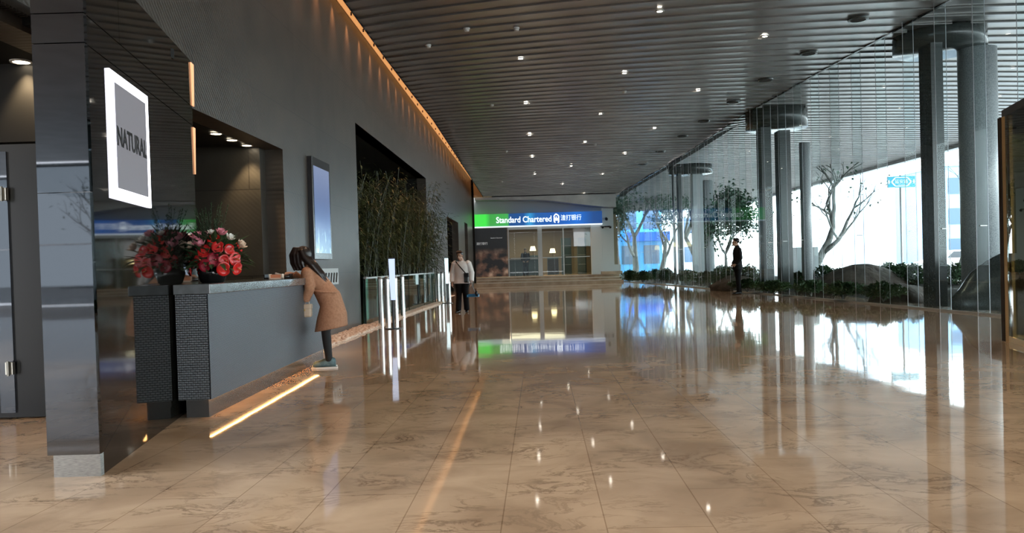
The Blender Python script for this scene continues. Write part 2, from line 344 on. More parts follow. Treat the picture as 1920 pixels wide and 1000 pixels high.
def tag(o, label=None, cat=None, group=None, kind=None):
    if label: o['label'] = label
    if cat: o['category'] = cat
    if group: o['group'] = group
    if kind: o['kind'] = kind
    return o
def empty(name, loc=(0,0,0), rz=0, label=None, cat=None, group=None, kind=None, sc=1):
    o = bpy.data.objects.new(name, None); COL.objects.link(o); o.location = loc; o.rotation_euler = (0,0,rz); o.empty_display_size = .1
    if sc != 1: o.scale = (sc,sc,sc)
    return tag(o, label, cat, group, kind)
def struct(mb, name, m, **k): return tag(mb.build(name, m, **k), kind='structure')
def copy_tree(o, parent=None):
    c = o.copy(); COL.objects.link(c)
    if parent is not None: c.parent = parent
    for ch in list(o.children): copy_tree(ch, c)
    return c
def text(name, body, size, m, parent, loc, rot, ext=.01, space=1.0, align='LEFT', bold=0.0, width=None):
    cu = bpy.data.curves.new(name, 'FONT'); cu.body = body; cu.size = size; cu.extrude = ext; cu.align_x = align; cu.space_character = space; cu.offset = bold; cu.resolution_u = 3
    t = bpy.data.objects.new('letters_source', cu); COL.objects.link(t); bpy.context.view_layer.update()
    me = bpy.data.meshes.new_from_object(t.evaluated_get(bpy.context.evaluated_depsgraph_get())); bpy.data.objects.remove(t); bpy.data.curves.remove(cu)
    me.materials.clear(); me.materials.append(m); o = bpy.data.objects.new(name, me); COL.objects.link(o); o.parent = parent; o.location = loc; o.rotation_euler = rot
    if width: o.scale = (width/max(v.co.x for v in me.vertices), 1, 1)
    return o
def light(name, typ, loc, energy, col, parent=None, rot=(0,0,0), size=.1, size_y=None, spot=None, blend=.5):
    l = bpy.data.lights.new(name, typ); l.energy = energy; l.color = col
    if typ == 'AREA':
        l.size = size
        if size_y: l.shape = 'RECTANGLE'; l.size_y = size_y
    elif typ == 'SPOT': l.spot_size = math.radians(spot); l.spot_blend = blend; l.shadow_soft_size = size
    else: l.shadow_soft_size = size
    o = bpy.data.objects.new(name, l); COL.objects.link(o); o.location = loc; o.rotation_euler = rot
    if parent: o.parent = parent
    return o

# ------------------------------------------------------------------ plan of the hall
def wx(y): return -3.52+.0288*y                       # face of the long stone wall
GL = [(9.1,-4.0),(8.85,9.0),(8.6,13.5),(8.45,15.6),(8.05,23.5),(7.4,34.5),(6.45,46.0)]   # foot of the glass wall
def gx(y):
    for (xa,ya),(xb,yb) in zip(GL, GL[1:]):
        if y <= yb or yb == 46.0:
            t = (y-ya)/(yb-ya); return xa+(xb-xa)*t
def zc(y): return 5.95 if y < 26 else 5.95-.04*(min(y, 48)-26)
def sm(t): t = max(0, min(1, t)); return t*t*(3-2*t)
def zx(x, y): return zc(y)+(5.95-zc(y))*sm((x-gx(min(y, 46.0))-.05)/.5) if y < 62 else 5.95
def edge(y): return wx(y)+.27+.39*max(0, min(1, (y-20)/26))

struct(MB().box(-26, 9.3, -26, 49, -.12, 0), 'floor', M['floor'])
struct(MB().box(9.3, 120, -40, 49, -.30, -.14).box(-60, 120, 49.001, 160, -.30, -.14), 'street', M['pave'])

# slatted metal ceiling: overlapping tilted panels running across the hall, carried on outside as the canopy
def slat_shift(x, s):
    b = .30*(1-sm((s-8)/34)); c = .012*(1-sm((s-20)/26))
    return -b*x+c*x*x if x > -4 else -b*-4+c*16-(b+8*c)*(x+4)*.0
mb = MB(); gp = MB(); pitch = .5; s0 = -26.0
while s0 < 77:
    xs = [-26+2*i for i in range(12)] if s0 < 1 else []
    xs = xs+[-3.6, -2.9]+[i*1.0-2 for i in range(8)]+[6.0, 6.4, 6.8, 7.2, 7.6, 8.0, 8.4, 8.8, 9.2, 10]+[i*1.0+11 for i in range(10)]
    rows = []
    for x in xs:
        y = s0+slat_shift(x, s0)
        if s0 >= 1:
            x = max(x, edge(y))
        rows.append((x, y))
    vs = []; fs = []
    h2 = [slat_shift(x, s0+pitch)-slat_shift(x, s0)+pitch for x, _ in rows]
    for (x, y), hp in zip(rows, h2):
        z = zx(x, y) if y < 48.5 or x > 6.4 else zc(y); w = hp*(.965-.08*sm((x-gx(min(y, 46.0)))/.5))
        vs += [(x, y, z-.018), (x, y+w, z+.012), (x, y+w, z+.04), (x, y, z+.05)]
    n = len(rows)
    for i in range(n-1):
        a = i*4; b = a+4
        fs += [(a, a+1, b+1, b), (a+1, a+2, b+2, b+1), (a+2, a+3, b+3, b+2), (a+3, a, b, b+3)]
    fs += [(0,3,2,1), (n*4-4, n*4-3, n*4-2, n*4-1)]
    mb.add(vs, fs); s0 += pitch
ceil = struct(mb, 'ceiling', M['ceil'])
g = MB()
ys = [1,6,10,14,18,22,26,30,34,38,42,46,49]
for a, b in zip(ys, ys[1:]):
    ea, eb = edge(a), edge(b)
    ea += .5; eb += .5; ra, rb = (21, 21) if b <= 26 else (gx(min(a,46))+.5, gx(min(b,46))+.5)
    g.add([(ea,a,zc(a)+.07),(ra,a,zc(a)+.07),(rb,b,zc(b)+.07),(eb,b,zc(b)+.07),(ea,a,zc(a)+.12),(ra,a,zc(a)+.12),(rb,b,zc(b)+.12),(eb,b,zc(b)+.12)],
          [(0,3,2,1),(4,5,6,7),(0,1,5,4),(1,2,6,5),(2,3,7,6),(3,0,4,7)])
g.box(-26, 21, -26, 1, 6.02, 6.07); g.box(6.3, 21, 49, 78, 6.02, 6.1); g.box(7.5, 21, 26, 49, 6.02, 6.1)
struct(g, 'ceiling_backing', M['gap'])
tag(MB().box(20.0, 20.35, -26, 77, 5.8, 6.3).build('canopy_fascia', M['ceil']), kind='structure')

# long stone wall with its openings (desk recess, bamboo recess, two doorways)
T = -.25
def seg(mbx, y0, y1, z0, z1): mbx.wallseg((wx(y0), y0), (wx(y1), y1), .3, z0, z1)
w = MB(); TOP = 6.12
seg(w, 4.5, 11.35, 2.88, TOP); seg(w, 11.35, 16.1, 0, TOP); seg(w, 16.1, 26.5, 4.1, TOP); seg(w, 26.5, 32.6, 0, TOP)
seg(w, 32.6, 37.4, 3.2, TOP); seg(w, 37.4, 40.8, 0, TOP); seg(w, 40.8, 42.6, 3.4, TOP); seg(w, 42.6, 46.2, 0, TOP)
struct(w, 'wall_left', M['stone'])
# cove above the ceiling edge
c = MB(); led = MB(); fc = MB()
def strip3(m_, fa, fb, z0a, z0b, z1a, z1b, a, b):
    (ax0, ax1), (bx0, bx1) = fa, fb
    m_.add([(ax0,a,z0a),(bx0,b,z0b),(bx1,b,z0b),(ax1,a,z0a),(ax0,a,z1a),(bx0,b,z1b),(bx1,b,z1b),(ax1,a,z1a)], [(0,1,2,3),(7,6,5,4),(0,4,5,1),(1,5,6,2),(2,6,7,3),(3,7,4,0)])
for a, b in zip(ys, ys[1:]):
    a = max(a, 4.5); b = min(b, 46.3)
    if b <= a: continue
    strip3(c, (wx(a)-.32, edge(a)+.45), (wx(b)-.32, edge(b)+.45), 6.16, 6.16, 6.2, 6.2, a, b)
    strip3(c, (edge(a)+.40, edge(a)+.45), (edge(b)+.40, edge(b)+.45), 6.02, 6.02, 6.2, 6.2, a, b)
    strip3(led, (wx(a)+.005, edge(a)), (wx(b)+.005, edge(b)), 6.14, 6.14, 6.155, 6.155, a, b)  # emissive band stands in for the lit top of the slot
    strip3(fc, (edge(a)-.012, edge(a)+.0), (edge(b)-.012, edge(b)+.0), zc(a)-.03, zc(b)-.03, 6.035, 6.035, a, b)
c.box(wx(46)-.3, edge(46)+.5, 46.3, 46.36, 5.1, 6.2)
struct(c, 'trim_cove', M['covew']); struct(fc, 'trim_cove_lip', M['dark'])
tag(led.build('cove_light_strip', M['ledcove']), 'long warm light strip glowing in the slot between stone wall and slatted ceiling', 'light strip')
# recess behind the desk
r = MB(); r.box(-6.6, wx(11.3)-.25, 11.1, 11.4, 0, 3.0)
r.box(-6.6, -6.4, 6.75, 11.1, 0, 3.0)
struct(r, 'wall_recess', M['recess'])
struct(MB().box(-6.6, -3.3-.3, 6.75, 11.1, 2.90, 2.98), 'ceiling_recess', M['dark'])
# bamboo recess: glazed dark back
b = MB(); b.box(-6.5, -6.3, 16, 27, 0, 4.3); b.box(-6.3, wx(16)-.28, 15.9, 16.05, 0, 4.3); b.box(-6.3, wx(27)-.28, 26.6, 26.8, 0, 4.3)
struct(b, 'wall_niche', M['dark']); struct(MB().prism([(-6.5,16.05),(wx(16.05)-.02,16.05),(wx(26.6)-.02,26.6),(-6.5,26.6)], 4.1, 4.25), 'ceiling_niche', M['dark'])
# glazed screen with frames at the back of the niche
t = tag(MB().box(-4.62, -4.58, 16.1, 26.5, 0, 4.1).build('window_1', M['rail']), kind='structure')
# dark lining behind the two far doorways
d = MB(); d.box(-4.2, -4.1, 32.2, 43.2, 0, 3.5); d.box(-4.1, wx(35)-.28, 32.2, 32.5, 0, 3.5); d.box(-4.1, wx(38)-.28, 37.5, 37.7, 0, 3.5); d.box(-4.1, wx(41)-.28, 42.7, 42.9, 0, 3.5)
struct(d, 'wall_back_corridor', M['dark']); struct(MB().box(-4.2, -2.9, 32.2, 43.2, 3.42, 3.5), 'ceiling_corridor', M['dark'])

struct(MB().box(-8, -7.8, 4.8, 50, 0, 6.7).box(-7.8, -3.5, 4.8, 50, 6.6, 6.7).box(-7.8, -2.08, 46.3, 46.5, 0, 6.6), 'wall_outer_left', M['dark'])  # hidden envelope added to stop daylight leaking in behind the stone wall
# passage on the left of the black wall
PA = (-2.4, 4.6); DD = Vector((-.163, .9866)); NN = Vector((.9866, .163))
def bw(s, off=0): return (PA[0]+DD.x*s-NN.x*off, PA[1]+DD.y*s-NN.y*off)
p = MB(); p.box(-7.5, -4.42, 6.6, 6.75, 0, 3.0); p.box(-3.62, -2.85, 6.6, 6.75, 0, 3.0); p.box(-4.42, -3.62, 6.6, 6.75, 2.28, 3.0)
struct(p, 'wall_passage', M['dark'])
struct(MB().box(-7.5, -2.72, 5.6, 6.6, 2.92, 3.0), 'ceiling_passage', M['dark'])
hp = MB(); hp.box(-7.5, -3.3, 4.5, 5.6, 2.98, 3.04)
for i in range(27): hp.box(-7.5, -3.3, 4.52+i*.04, 4.53+i*.04, 2.965, 2.98)
struct(hp, 'ceiling_passage_grille', M['patch'])
struct(MB().box(-26, -7.5, 6.6, 6.9, 0, 6.0).box(-7.5, -3.45, 4.5, 4.8, 3.04, 6.0), 'wall_rear_left', M['stone'])
dr = empty('door_1', (-4.02, 6.62, 0), kind='structure')
MB().box(-.40, .40, -.03, .02, .01, 2.26).build('door_leaf', M['doorm'], dr)
MB().box(-.37, -.33, -.05, -.03, .2, 2.1).box(-.22, -.10, -.045, -.03, .05, 2.2).build('door_rail', M['mirror'], dr)  # mirror strips put in for the bluish reflections on the leaf
for z in (.42, 1.85): MB().box(-.15, -.09, -.08, -.045, z-.05, z+.05).tube([(-.12,-.09,z-.06),(-.12,-.09,z+.06)], .012).build('hinge', M['hinge'], dr)

# black lacquer dividing wall
L = 2.66
bwall = empty('wall_divider', (0,0,0), kind='structure')
def poly(s0, s1, o0, o1): return [bw(s0,o0), bw(s1,o0), bw(s1,o1), bw(s0,o1)]
H1 = 3.07
fz = [.13, 1.64, 2.49, 2.66, H1]
mbx = MB()
for z0, z1 in ((.13,2.484),(2.49,2.654),(2.66,H1)):
    for a, b in (((0,.0),(L,.0)),):
        q = MB()
    segs = [(.012, .62), (.624, L)] if z0 == 2.66 else [(.012, L)]
    for a, b in segs: mbx.prism([bw(a,0), bw(b,0), bw(b,.25), (-2.66, 4.64) if a < .1 else bw(a,.25)], z0, z1)
mbx.prism([bw(.02,.012), bw(L-.01,.012), bw(L-.01,.24), (-2.65, 4.65)], .02, H1-.005)
mbx.build('side_panel', M['black'], bwall)
fm = MB()
for z0, z1 in ((.13,1.636),(1.64,2.487),(2.493,2.657),(2.663,H1)):
    fm.box(-2.70, -2.40, 4.585, 4.62, z0, z1)
fm.build('front_panel', M['mirror'], bwall)
MB().box(-2.675, -2.405, 4.60, 4.64, 0, .13).build('plinth', M['brushed'], bwall)
MB().prism([bw(.05,0.004), bw(L,.004), bw(L,.24), (-2.64, 4.66)], 0, .128).build('plinth', M['black'], bwall)
# orange glow on its far end, painted as emissive pieces
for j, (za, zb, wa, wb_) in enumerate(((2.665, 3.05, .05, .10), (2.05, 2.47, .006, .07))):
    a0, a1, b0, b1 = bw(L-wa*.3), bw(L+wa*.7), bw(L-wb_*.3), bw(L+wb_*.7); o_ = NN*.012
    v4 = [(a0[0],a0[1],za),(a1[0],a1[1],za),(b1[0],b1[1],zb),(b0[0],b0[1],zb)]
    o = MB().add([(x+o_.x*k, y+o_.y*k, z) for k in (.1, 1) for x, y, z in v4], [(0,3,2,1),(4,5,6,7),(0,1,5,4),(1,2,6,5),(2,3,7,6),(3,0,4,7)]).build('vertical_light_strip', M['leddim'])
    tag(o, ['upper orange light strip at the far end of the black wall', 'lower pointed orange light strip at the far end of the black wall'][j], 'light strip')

# lit square sign on the black wall
def sgn(s): return s
sg = empty('wall_sign', (bw(.35)[0]+NN.x*.0, bw(.35)[1]+NN.y*.0, 1.635), math.atan2(DD.y, DD.x), 'square white-edged illuminated sign with grey face on the black wall', 'sign')
WS, HS = .83, .80
# local x along the wall (away from camera), -y out of the wall
MB().box(0, WS, -.014, 0, 0, HS).build('lit_border', M['signwhite'], sg)
MB().box(.085, WS-.075, -.017, -.014, .07, HS-.065).build('face', M['signgrey'], sg)
text('lettering', 'NATURAL', .17, M['ink'], sg, (.095, -.0175, .345), (math.pi/2, 0, 0), .002, bold=.004, width=WS-.18)

# ------------------------------------------------------------------ glass wall
def zt(y): return zc(y)+.0
ypos = []; y = -3.6
while y < 45.6: ypos.append(y); y += 1.12
ypos.append(46.0)
wi = 2
for a, b in zip(ypos, ypos[1:]):
    pa, pb = (gx(a), a), (gx(b), b)
    e = empty('window_%d' % wi, (pa[0], pa[1], 0), 0, kind='structure'); wi += 1
    d = Vector((pb[0]-pa[0], pb[1]-pa[1])); ln = d.length; e.rotation_euler = (0, 0, math.atan2(d.y, d.x))
    top = zt(a)-.02 if a < 27 else zt(b)-.02
    MB().add([(0.004,0,.02),(ln-.004,0,.02),(ln-.004,0,top),(0.004,0,top)], [(0,1,2,3)]).build('glass_pane', M['glass'], e)
    if a > 8:
        MB().box(-.008, .008, .0, .22, .02, top).build('glass_fin', M['fin'], e)
        MB().box(-.006, .006, .22, .225, .0, top).box(-.005, .005, -.008, 0, 0, top).build('fin_edge', M['chrome'], e)
        MB().box(-.02, .02, .03, .16, 1.60, 1.615).build('clamp', M['brushed'], e)  # short steel bar across the fin
    MB().box(0, ln, -.02, .02, -.01, .035).build('bottom_rail', M['ring'], e)
    MB().box(0, ln, -.03, .03, top, top+.03).build('top_rail', M['frame'], e)
# glass return beside the bank front, glass at the rear of the lobby
e = empty('window_%d' % wi, (0,0,0), kind='structure'); wi += 1
MB().box(-.02, .02, 46.0, 48.4, .0, 5.1).build('glass_pane', M['glass'], e, loc=(0,0,0)); e.location = (6.45, 0, 0)
for i in range(12):
    e = empty('window_%d' % wi, (-26+2.95*i, -24, 0), kind='structure'); wi += 1
    MB().box(0.04, 2.9, -.01, .01, .05, 5.9).build('glass_pane', M['rear'], e)
    MB().box(-.03, .04, -.1, .1, 0, 5.9).box(0, 2.95, -.05, .05, 2.5, 2.56).build('frame', M['greyp'], e)

# outdoor piers and round columns under the canopy
def pier(px0, px1, Y, name, m, top=5.6, depth=.5, base=-.14):
    a, b = at(px0, 520, Y=Y+depth), at(px1, 520, Y=Y)
    return struct(MB().box(a.x, b.x, Y, Y+depth, base, top), name, m)
def round_col(px0, px1, Y, m, top=6.0):
    a, b = at(px0, 520, Y=Y), at(px1, 520, Y=Y); r = (b.x-a.x)/2; c = ((a.x+b.x)/2, Y+r)
    return struct(MB().lathe([(r,-.14),(r,top)], (c[0], c[1], 0), 48), 'column', m, smooth=True)
pier(1731, 1776, 17.0, 'pier', M['slate'], 5.6); round_col(1826, 1893, 17.3, M['granite'], 5.6)
pier(1424, 1452, 25.5, 'pier', M['slate'], 5.3); pier(1458, 1488, 26.2, 'pier', M['slate'], 5.3); round_col(1508, 1528, 27.0, M['granite'], 5.0)
pier(1264, 1269, 37, 'pier', M['slate'], 5.3, .3); pier(1272, 1283, 37.4, 'pier', M['slate'], 5.3); pier(1299, 1322, 38, 'pier', M['granite'], 5.3); round_col(1323, 1343, 39, M['granite'], 5.0)
# collars joining each group to the canopy
def collar(px0, px1, Y, z0, z1, m):
    a, b = at(px0, 300, Y=Y), at(px1, 300, Y=Y); r = (b.x-a.x)/2
    struct(MB().lathe([(r, z0), (r, z1)], ((a.x+b.x)/2, Y+r*.9, 0), 48), 'column_collar', m, smooth=True)
collar(1722, 1888, 16.9, 5.6, 6.0, M['slate']); collar(1417, 1532, 25.4, 5.35, 6.0, M['slate']); collar(1260, 1343, 37, 5.2, 5.6, M['slate'])
# low stone block between the second group
struct(MB().box(*[v for v in (at(1484,500,Y=30).x, at(1535,500,Y=30).x)], 30, 30.6, -.14, 1.5), 'planter_wall', M['granite'])

# ------------------------------------------------------------------ bank front and steps
st = [(46.0, .15), (46.45, .30), (46.9, .45)]
for i, (y, z) in enumerate(st):
    o = struct(MB().box(-2.3, 6.42-.06*i, y, 49, z-.15, z), 'step', M['step'])
    MB().box(-2.05, 6.42-.06*i, y-.02, y+.06, z-.035, z+.004).build('nosing', M['nosing'], o)
ZB = 47.6; FL = .45
xl = at(890, 480, Y=ZB).x; x1 = at(954, 480, Y=ZB).x; x2 = at(1109, 480, Y=ZB).x; x3 = at(1130, 480, Y=ZB).x; x4 = at(1152, 480, Y=ZB).x
zs0, zs1 = at(1000, 423, Y=ZB).z, at(1000, 400, Y=ZB).z
wb = MB(); wb.box(xl-.6, x4, ZB+.1, ZB+.3, zs0, 5.6);  wb.box(xl-.6, xl, ZB, ZB+.3, 0, 5.6)
struct(wb, 'wall_back', M['greyp'])
wr = MB(); wr.box(x4, 6.5, ZB+.1, ZB+.3, 0, 1.0); wr.box(x3, x4, ZB+.05, ZB+.3, 0, 5.6); wr.box(x2, x3-.01, ZB, ZB+.3, FL, zs0); struct(wr, 'wall_back_return', M['white'])
struct(MB().box(xl, x4, ZB+7, ZB+7.2, FL, 4).box(xl-.2, xl, ZB+.3, ZB+7, FL, 4).box(x4, x4+.2, ZB+.3, ZB+7, FL, 4), 'wall_bank_interior', M['tan'])
struct(MB().box(xl, x4, ZB+.3, ZB+7, 3.6, 3.7), 'ceiling_bank', M['greyp']); struct(MB().box(xl, x4, 49, ZB+7, .3, FL), 'floor_bank', M['step'])
bl = light('bank_light', 'AREA', ((xl+x2)/2, ZB+3, 3.5), 260, (1, .82, .55), size=4, size_y=4)
# curved metal bulkhead over the front
bh = MB(); n = 24; pts = []
for i in range(n+1):
    t = i/n; px = 890+t*265; py = 375+13*sm((px-1000)/150)-0*t; q = at(px, py, Y=46.5); pts.append((q.x, q.z))
vs = []; 
for x, z in pts: vs += [(x,46.5,z),(x,46.5,5.35),(x,47.7,z),(x,47.7,5.35)]
fs = []
for i in range(n): a=i*4; b=a+4; fs += [(a,b,b+1,a+1),(a,a+2,b+2,b),(a+2,a+3,b+3,b+2)]
bh.add(vs, fs); struct(bh, 'ceiling_bulkhead', M['ceil'])

sw = x3-xl
s_ = empty('shop_sign', (xl, ZB-.15, zs0), 0, 'long backlit green and blue fascia sign with white lettering above the glass front', 'sign')
MB().box(0, sw, -.1, .25, 0, zs1-zs0).build('lit_panel', M['fascia'], s_)
MB().box(0, sw, -.14, .25, -.06, 0).build('lit_lip', M['lip'], s_)
def sx(px): return at(px, 410, Y=ZB-.25).x-xl
hs = zs1-zs0
tw = sx(1034)-sx(930)
text('lettering', 'Standard Chartered', .50, M['lit'], s_, (sx(930), -.105, hs*.5-.17), (math.pi/2,0,0), .01, bold=.006, width=tw)
text('lettering', '渣打银行', .36, M['lit'], s_, (sx(1051), -.105, hs*.5-.10), (math.pi/2,0,0), .01, bold=.0, width=sx(1090)-sx(1051))
# emblem: two interlocked ribbons
em = MB(); ex = sx(1043)
def rib(ps, w=.035): 
    for (x0, z0), (x1, z1) in zip(ps, ps[1:]): em.tube([(ex+x0,-.115,hs*.5+z0),(ex+x1,-.115,hs*.5+z1)], w, 6)
rib([(-.02,.27),(.13,.17),(.15,.02),(.02,-.05),(-.12,.02),(-.13,.15),(-.02,.27)])
rib([(-.13,.02),(-.13,-.18),(-.06,-.24)]); rib([(.14,.0),(.14,-.18),(.10,-.26)]); rib([(-.10,-.10),(.10,-.10)]); rib([(0,-.05),(0,.12)], .03)
em.build('emblem', M['lit'], s_)

ps = empty('advertising_poster', (xl, ZB-.02, FL), 0, 'dark advertising poster with warm picture and small white writing left of the glass doors', 'poster')
MB().box(0.0, x1-xl-.06, -.06, .1, .03, zs0-FL-.1).build('picture', M['poster'], ps)
text('lettering', '渣打银行', .17, M['pletter'], ps, (.12, -.065, 1.95), (math.pi/2,0,0), .003)
text('lettering', 'Standard Chartered', .085, M['pletter'], ps, (.98, -.065, 2.3), (math.pi/2,0,0), .003)
# glazed bays
for i, (a, b) in enumerate(((954,1011),(1011,1057),(1057,1109))):
    xa, xb = at(a,480,Y=ZB).x, at(b,480,Y=ZB).x; e = empty('door_%d' % (i+2), (xa, ZB, FL), kind='structure')
    MB().box(0.03, xb-xa-.03, 0, .02, .03, zs0-FL-.1).build('glass_pane', M['bglass'], e)
    MB().box(-.035, .035, -.05, .06, 0, zs0-FL-.1).box(0, xb-xa, -.03, .05, zs0-FL-.22, zs0-FL-.02).build('frame', M['brushed'], e)
    MB().box(.1, xb-xa-.1, -.05, -.02, 1.05, 1.10).build('push_bar', M['brushed'], e)
struct(MB().box(at(1009,480,Y=ZB).x, at(1017,480,Y=ZB).x, ZB-.1, ZB+.15, FL, zs0), 'trim_1', M['white'])
# inside the bank
def bx_at(px0, px1, py0, py1, Y, dep, name, m, parent=None):
    a, b = at(px0, py1, Y=Y), at(px1, py0, Y=Y); return MB().box(a.x, b.x, Y, Y+dep, a.z, b.z).build(name, m, parent)
dk = empty('reception_desk', (at(980,500,Y=49.5).x, 49.5, FL), 0, 'pale desk seen behind the glass doors in front of the suited guard', 'desk')
MB().box(-1.0, 1.1, 0, .6, 1.0, 1.06).build('top', M['greyp'], dk); MB().box(-.9, 1.0, .05, .55, 0, 1.0).build('front', M['tealint'], dk)
for px, py, lab in ((999, 466, 'glowing warm table lamp beside the suited guard behind the glass'), (1036, 470, 'small glowing warm lamp deeper in, at the middle of the glass doors')):
    Y = 51; q = at(px, py, Y=Y); t = empty('table_lamp', (q.x, Y, q.z-.45), 0, lab, 'lamp')
    MB().lathe([(.20,.30),(.13,.58)], n=20).build('lamp_shade', M['lamp'], t, smooth=False)
    MB().lathe([(.09,0),(.09,.02),(.015,.03),(.015,.3)], n=12).build('base', M['bronze'], t)
    c = empty('side_cabinet', (q.x, Y, FL), 0, 'dark cabinet under the '+('left' if px < 1010 else 'right')+' warm lamp inside the glass front', 'cabinet')
    MB().box(-.35, .35, -.2, .25, 0, q.z-.45-FL-.0005).build('body', M['tealint'], c); MB().box(-.33, .33, -.215, -.2, .08, max(.2, q.z-.55-FL)).build('door', M['bronze'], c)
for i, (px, wpx, m, lab) in enumerate(((1063, 16, 'tealint', 'dark teal display cabinet behind the right glass door'), (1092, 14, 'tealint', 'narrow dark display cabinet beside the white column'))):
    q = at(px, 505, Y=50.5); c = empty('display_cabinet', (q.x, 50.5, FL), 0, lab, 'cabinet'); ww = wpx/31/2*1.2
    MB().box(-ww, ww, 0, .4, 0, 2.3).build('body', M[m], c)
    for z in (.6, 1.2, 1.8): MB().box(-ww+.03, ww-.03, -.01, 0, z, z+.03).build('shelf', M['greyp'], c)
# camera and lamp on the white return
q = at(1137, 411, Y=ZB); t = empty('security_camera', (q.x, ZB+.05, q.z), 0, 'black dome camera on the white wall right of the lit sign', 'camera')
MB().ell((0,-.10,0), (.09,.09,.09)).build('dome', M['stand'], t, smooth=True); MB().lathe([(.05,0),(.05,.05)], (0,0,.05)).box(-.03,.03,-.1,0,.03,.06).build('bracket', M['stand'], t)
q = at(1135, 425, Y=ZB); t = empty('wall_spotlight', (q.x, ZB+.05, q.z), 0, 'small black twin spotlight below the dome camera', 'spotlight')
MB().tube([(-.28,-.08,0),(.28,-.08,0)], .025).box(-.04,.04,-.08,0,-.03,.03).build('arm', M['stand'], t)
for s in (-.2, .25): MB().tube([(s,-.08,0),(s+.02,-.25,-.06)], [.05,.07], 12).build('lamp_head', M['stand'], t)
struct(MB().box(at(1128,509,Y=46.3).x, 6.4, 46.25, 46.6, .45, .62), 'trim_2', M['step'])

# ------------------------------------------------------------------ reception counter
CX0 = -2.42
rc = empty('reception_counter', (-2.6, 6.3, 0), 0, 'long reception counter clad in patterned dark metal with a stone top', 'counter')
def P(x, y): return (x+2.6, y-6.3)
MB().prism([P(-2.40,6.30), P(-2.40,10.35), P(-2.42,10.35), P(-2.42,6.31)], .157, 1.0).build('front_panel', M['panel'], rc)
MB().prism([P(-2.655,6.29), P(-2.405,6.29), P(-2.425,6.31), P(-2.655,6.31)], .157, 1.0).build('side_panel', M['hexp'], rc)
MB().prism([P(-2.66,6.312), P(-2.422,6.312), P(-2.422,10.33), P(-3.1,10.33), P(-3.1,7.3), P(-2.9,7.3)], .157, .99).build('body', M['dark'], rc)
MB().prism([P(-2.66,6.27), P(-2.37,6.27), P(-2.37,10.4), P(-3.2,10.4), P(-3.2,7.32), P(-2.86,7.32)], .99, 1.07).build('worktop', M['ctop'], rc, bevel=.006)
MB().prism([P(-2.64,6.40), P(-2.46,6.40), P(-2.46,10.3), P(-2.9,10.3), P(-2.9,7.3)], 0, .157).build('plinth', M['plinth'], rc)
MB().box(.145, .165, .08, 3.95, .1505, .1565).build('light_strip', M['ledw'], rc)
# card holder on the counter
q = at(511, 520, z=1.10); q = Vector((-2.62, 8.9, 1.07))
t = empty('card_holder', q, 0, 'small orange and cream card holder on the counter top', 'card holder')
MB().box(-.07,.07,-.02,.02,0,.05).build('card', M['orange'], t); MB().box(-.075,.075,-.03,.035,0,.012).box(-.075,-.06,-.03,.03,0,.055).box(.06,.075,-.03,.03,0,.055).build('holder', M['cream'], t)
q = Vector((-2.75, 9.45, 1.07)); t = empty('desk_tray', q, .1, 'low black tray on the counter just before the woman', 'tray')
MB().box(-.15,.15,-.13,.13,0,.015).box(-.15,-.14,-.13,.13,.015,.05).box(.14,.15,-.13,.13,.015,.05).build('tray', M['stand'], t); MB().tube([(.05,0,.03),(-.05,.06,.06)], .012).build('pen', M['paper'], t)
# wall plate behind the woman
YP = 13.9
t = empty('wall_plate', (wx(YP), YP, .9), math.atan2(1, .0288), 'pale wall plate with dark strokes partly hidden behind the woman', 'sign')
MB().box(-1.05, .35, -.02, 0, .0, .28).build('plate', M['paper'], t); 
for i in range(6): MB().tube([(-.75+i*.18,-.025,.04),(-.68+i*.18,-.025,.2)], .018, 6).build('stroke', M['ink'], t)

# wall display screen
ya, yb = 12.55, 13.62
t = empty('wall_display_screen', (wx(ya), ya, 1.33), math.atan2(1, .0288), 'tall black-framed portrait screen on the stone wall showing a blue picture', 'screen')
MB().box(0, 1.08, -.08, 0, 0, 1.62).build('frame', M['frame'], t, bevel=.005)
MB().box(.07, 1.01, -.083, -.08, .10, 1.48).build('display', M['screen'], t)

# ------------------------------------------------------------------ balustrade, posts, pebbles
def rail_pt(y): return (-2.98+.05*(y-16.1), y)
for i, (ya, yb) in enumerate(((16.2, 18.4), (18.5, 21.0), (21.1, 23.5), (23.6, 25.8))):
    a, b_ = rail_pt(ya), rail_pt(yb); t = empty('glass_balustrade', (a[0], a[1], 0), math.atan2(b_[1]-a[1], b_[0]-a[0]),
        ['first glass balustrade panel, next to the stone pier and the pebbles', 'second glass balustrade panel, behind the near silver posts', 'third glass balustrade panel, before the bamboo', 'last glass balustrade panel, ending at the far silver posts'][i], 'balustrade', 'glass balustrade panels before the bamboo')
    ln = math.hypot(b_[0]-a[0], b_[1]-a[1]); MB().box(0, ln, -.008, .008, 0, .95).build('glass_panel', M['rail'], t); MB().box(0, ln, -.025, .025, .95, .985).build('handrail', M['brushed'], t)
    MB().box(0, ln, -.03, .03, 0, .03).build('base_rail', M['stand'], t)
posts = [(715,612,.985),(728,613,.985),(743,606,.985),(756,595,1.0),(823,568,1.0),(830,568,1.0),(837,567,1.0),(843,568,1.0),(688,606,.93)]  # last entry stands in for a reflection in the balustrade glass
plabs = ['silver barrier post nearest the pebbles', 'silver barrier post left of the slim display stand', 'silver barrier post right of the slim display stand', 'last silver post of the near cluster, towards the bamboo',
         'first silver post of the far cluster, at the balustrade end', 'second silver post of the far cluster', 'third silver post of the far cluster', 'silver post nearest the cleaner', 'slim silver post behind the first balustrade panel']
pr = None
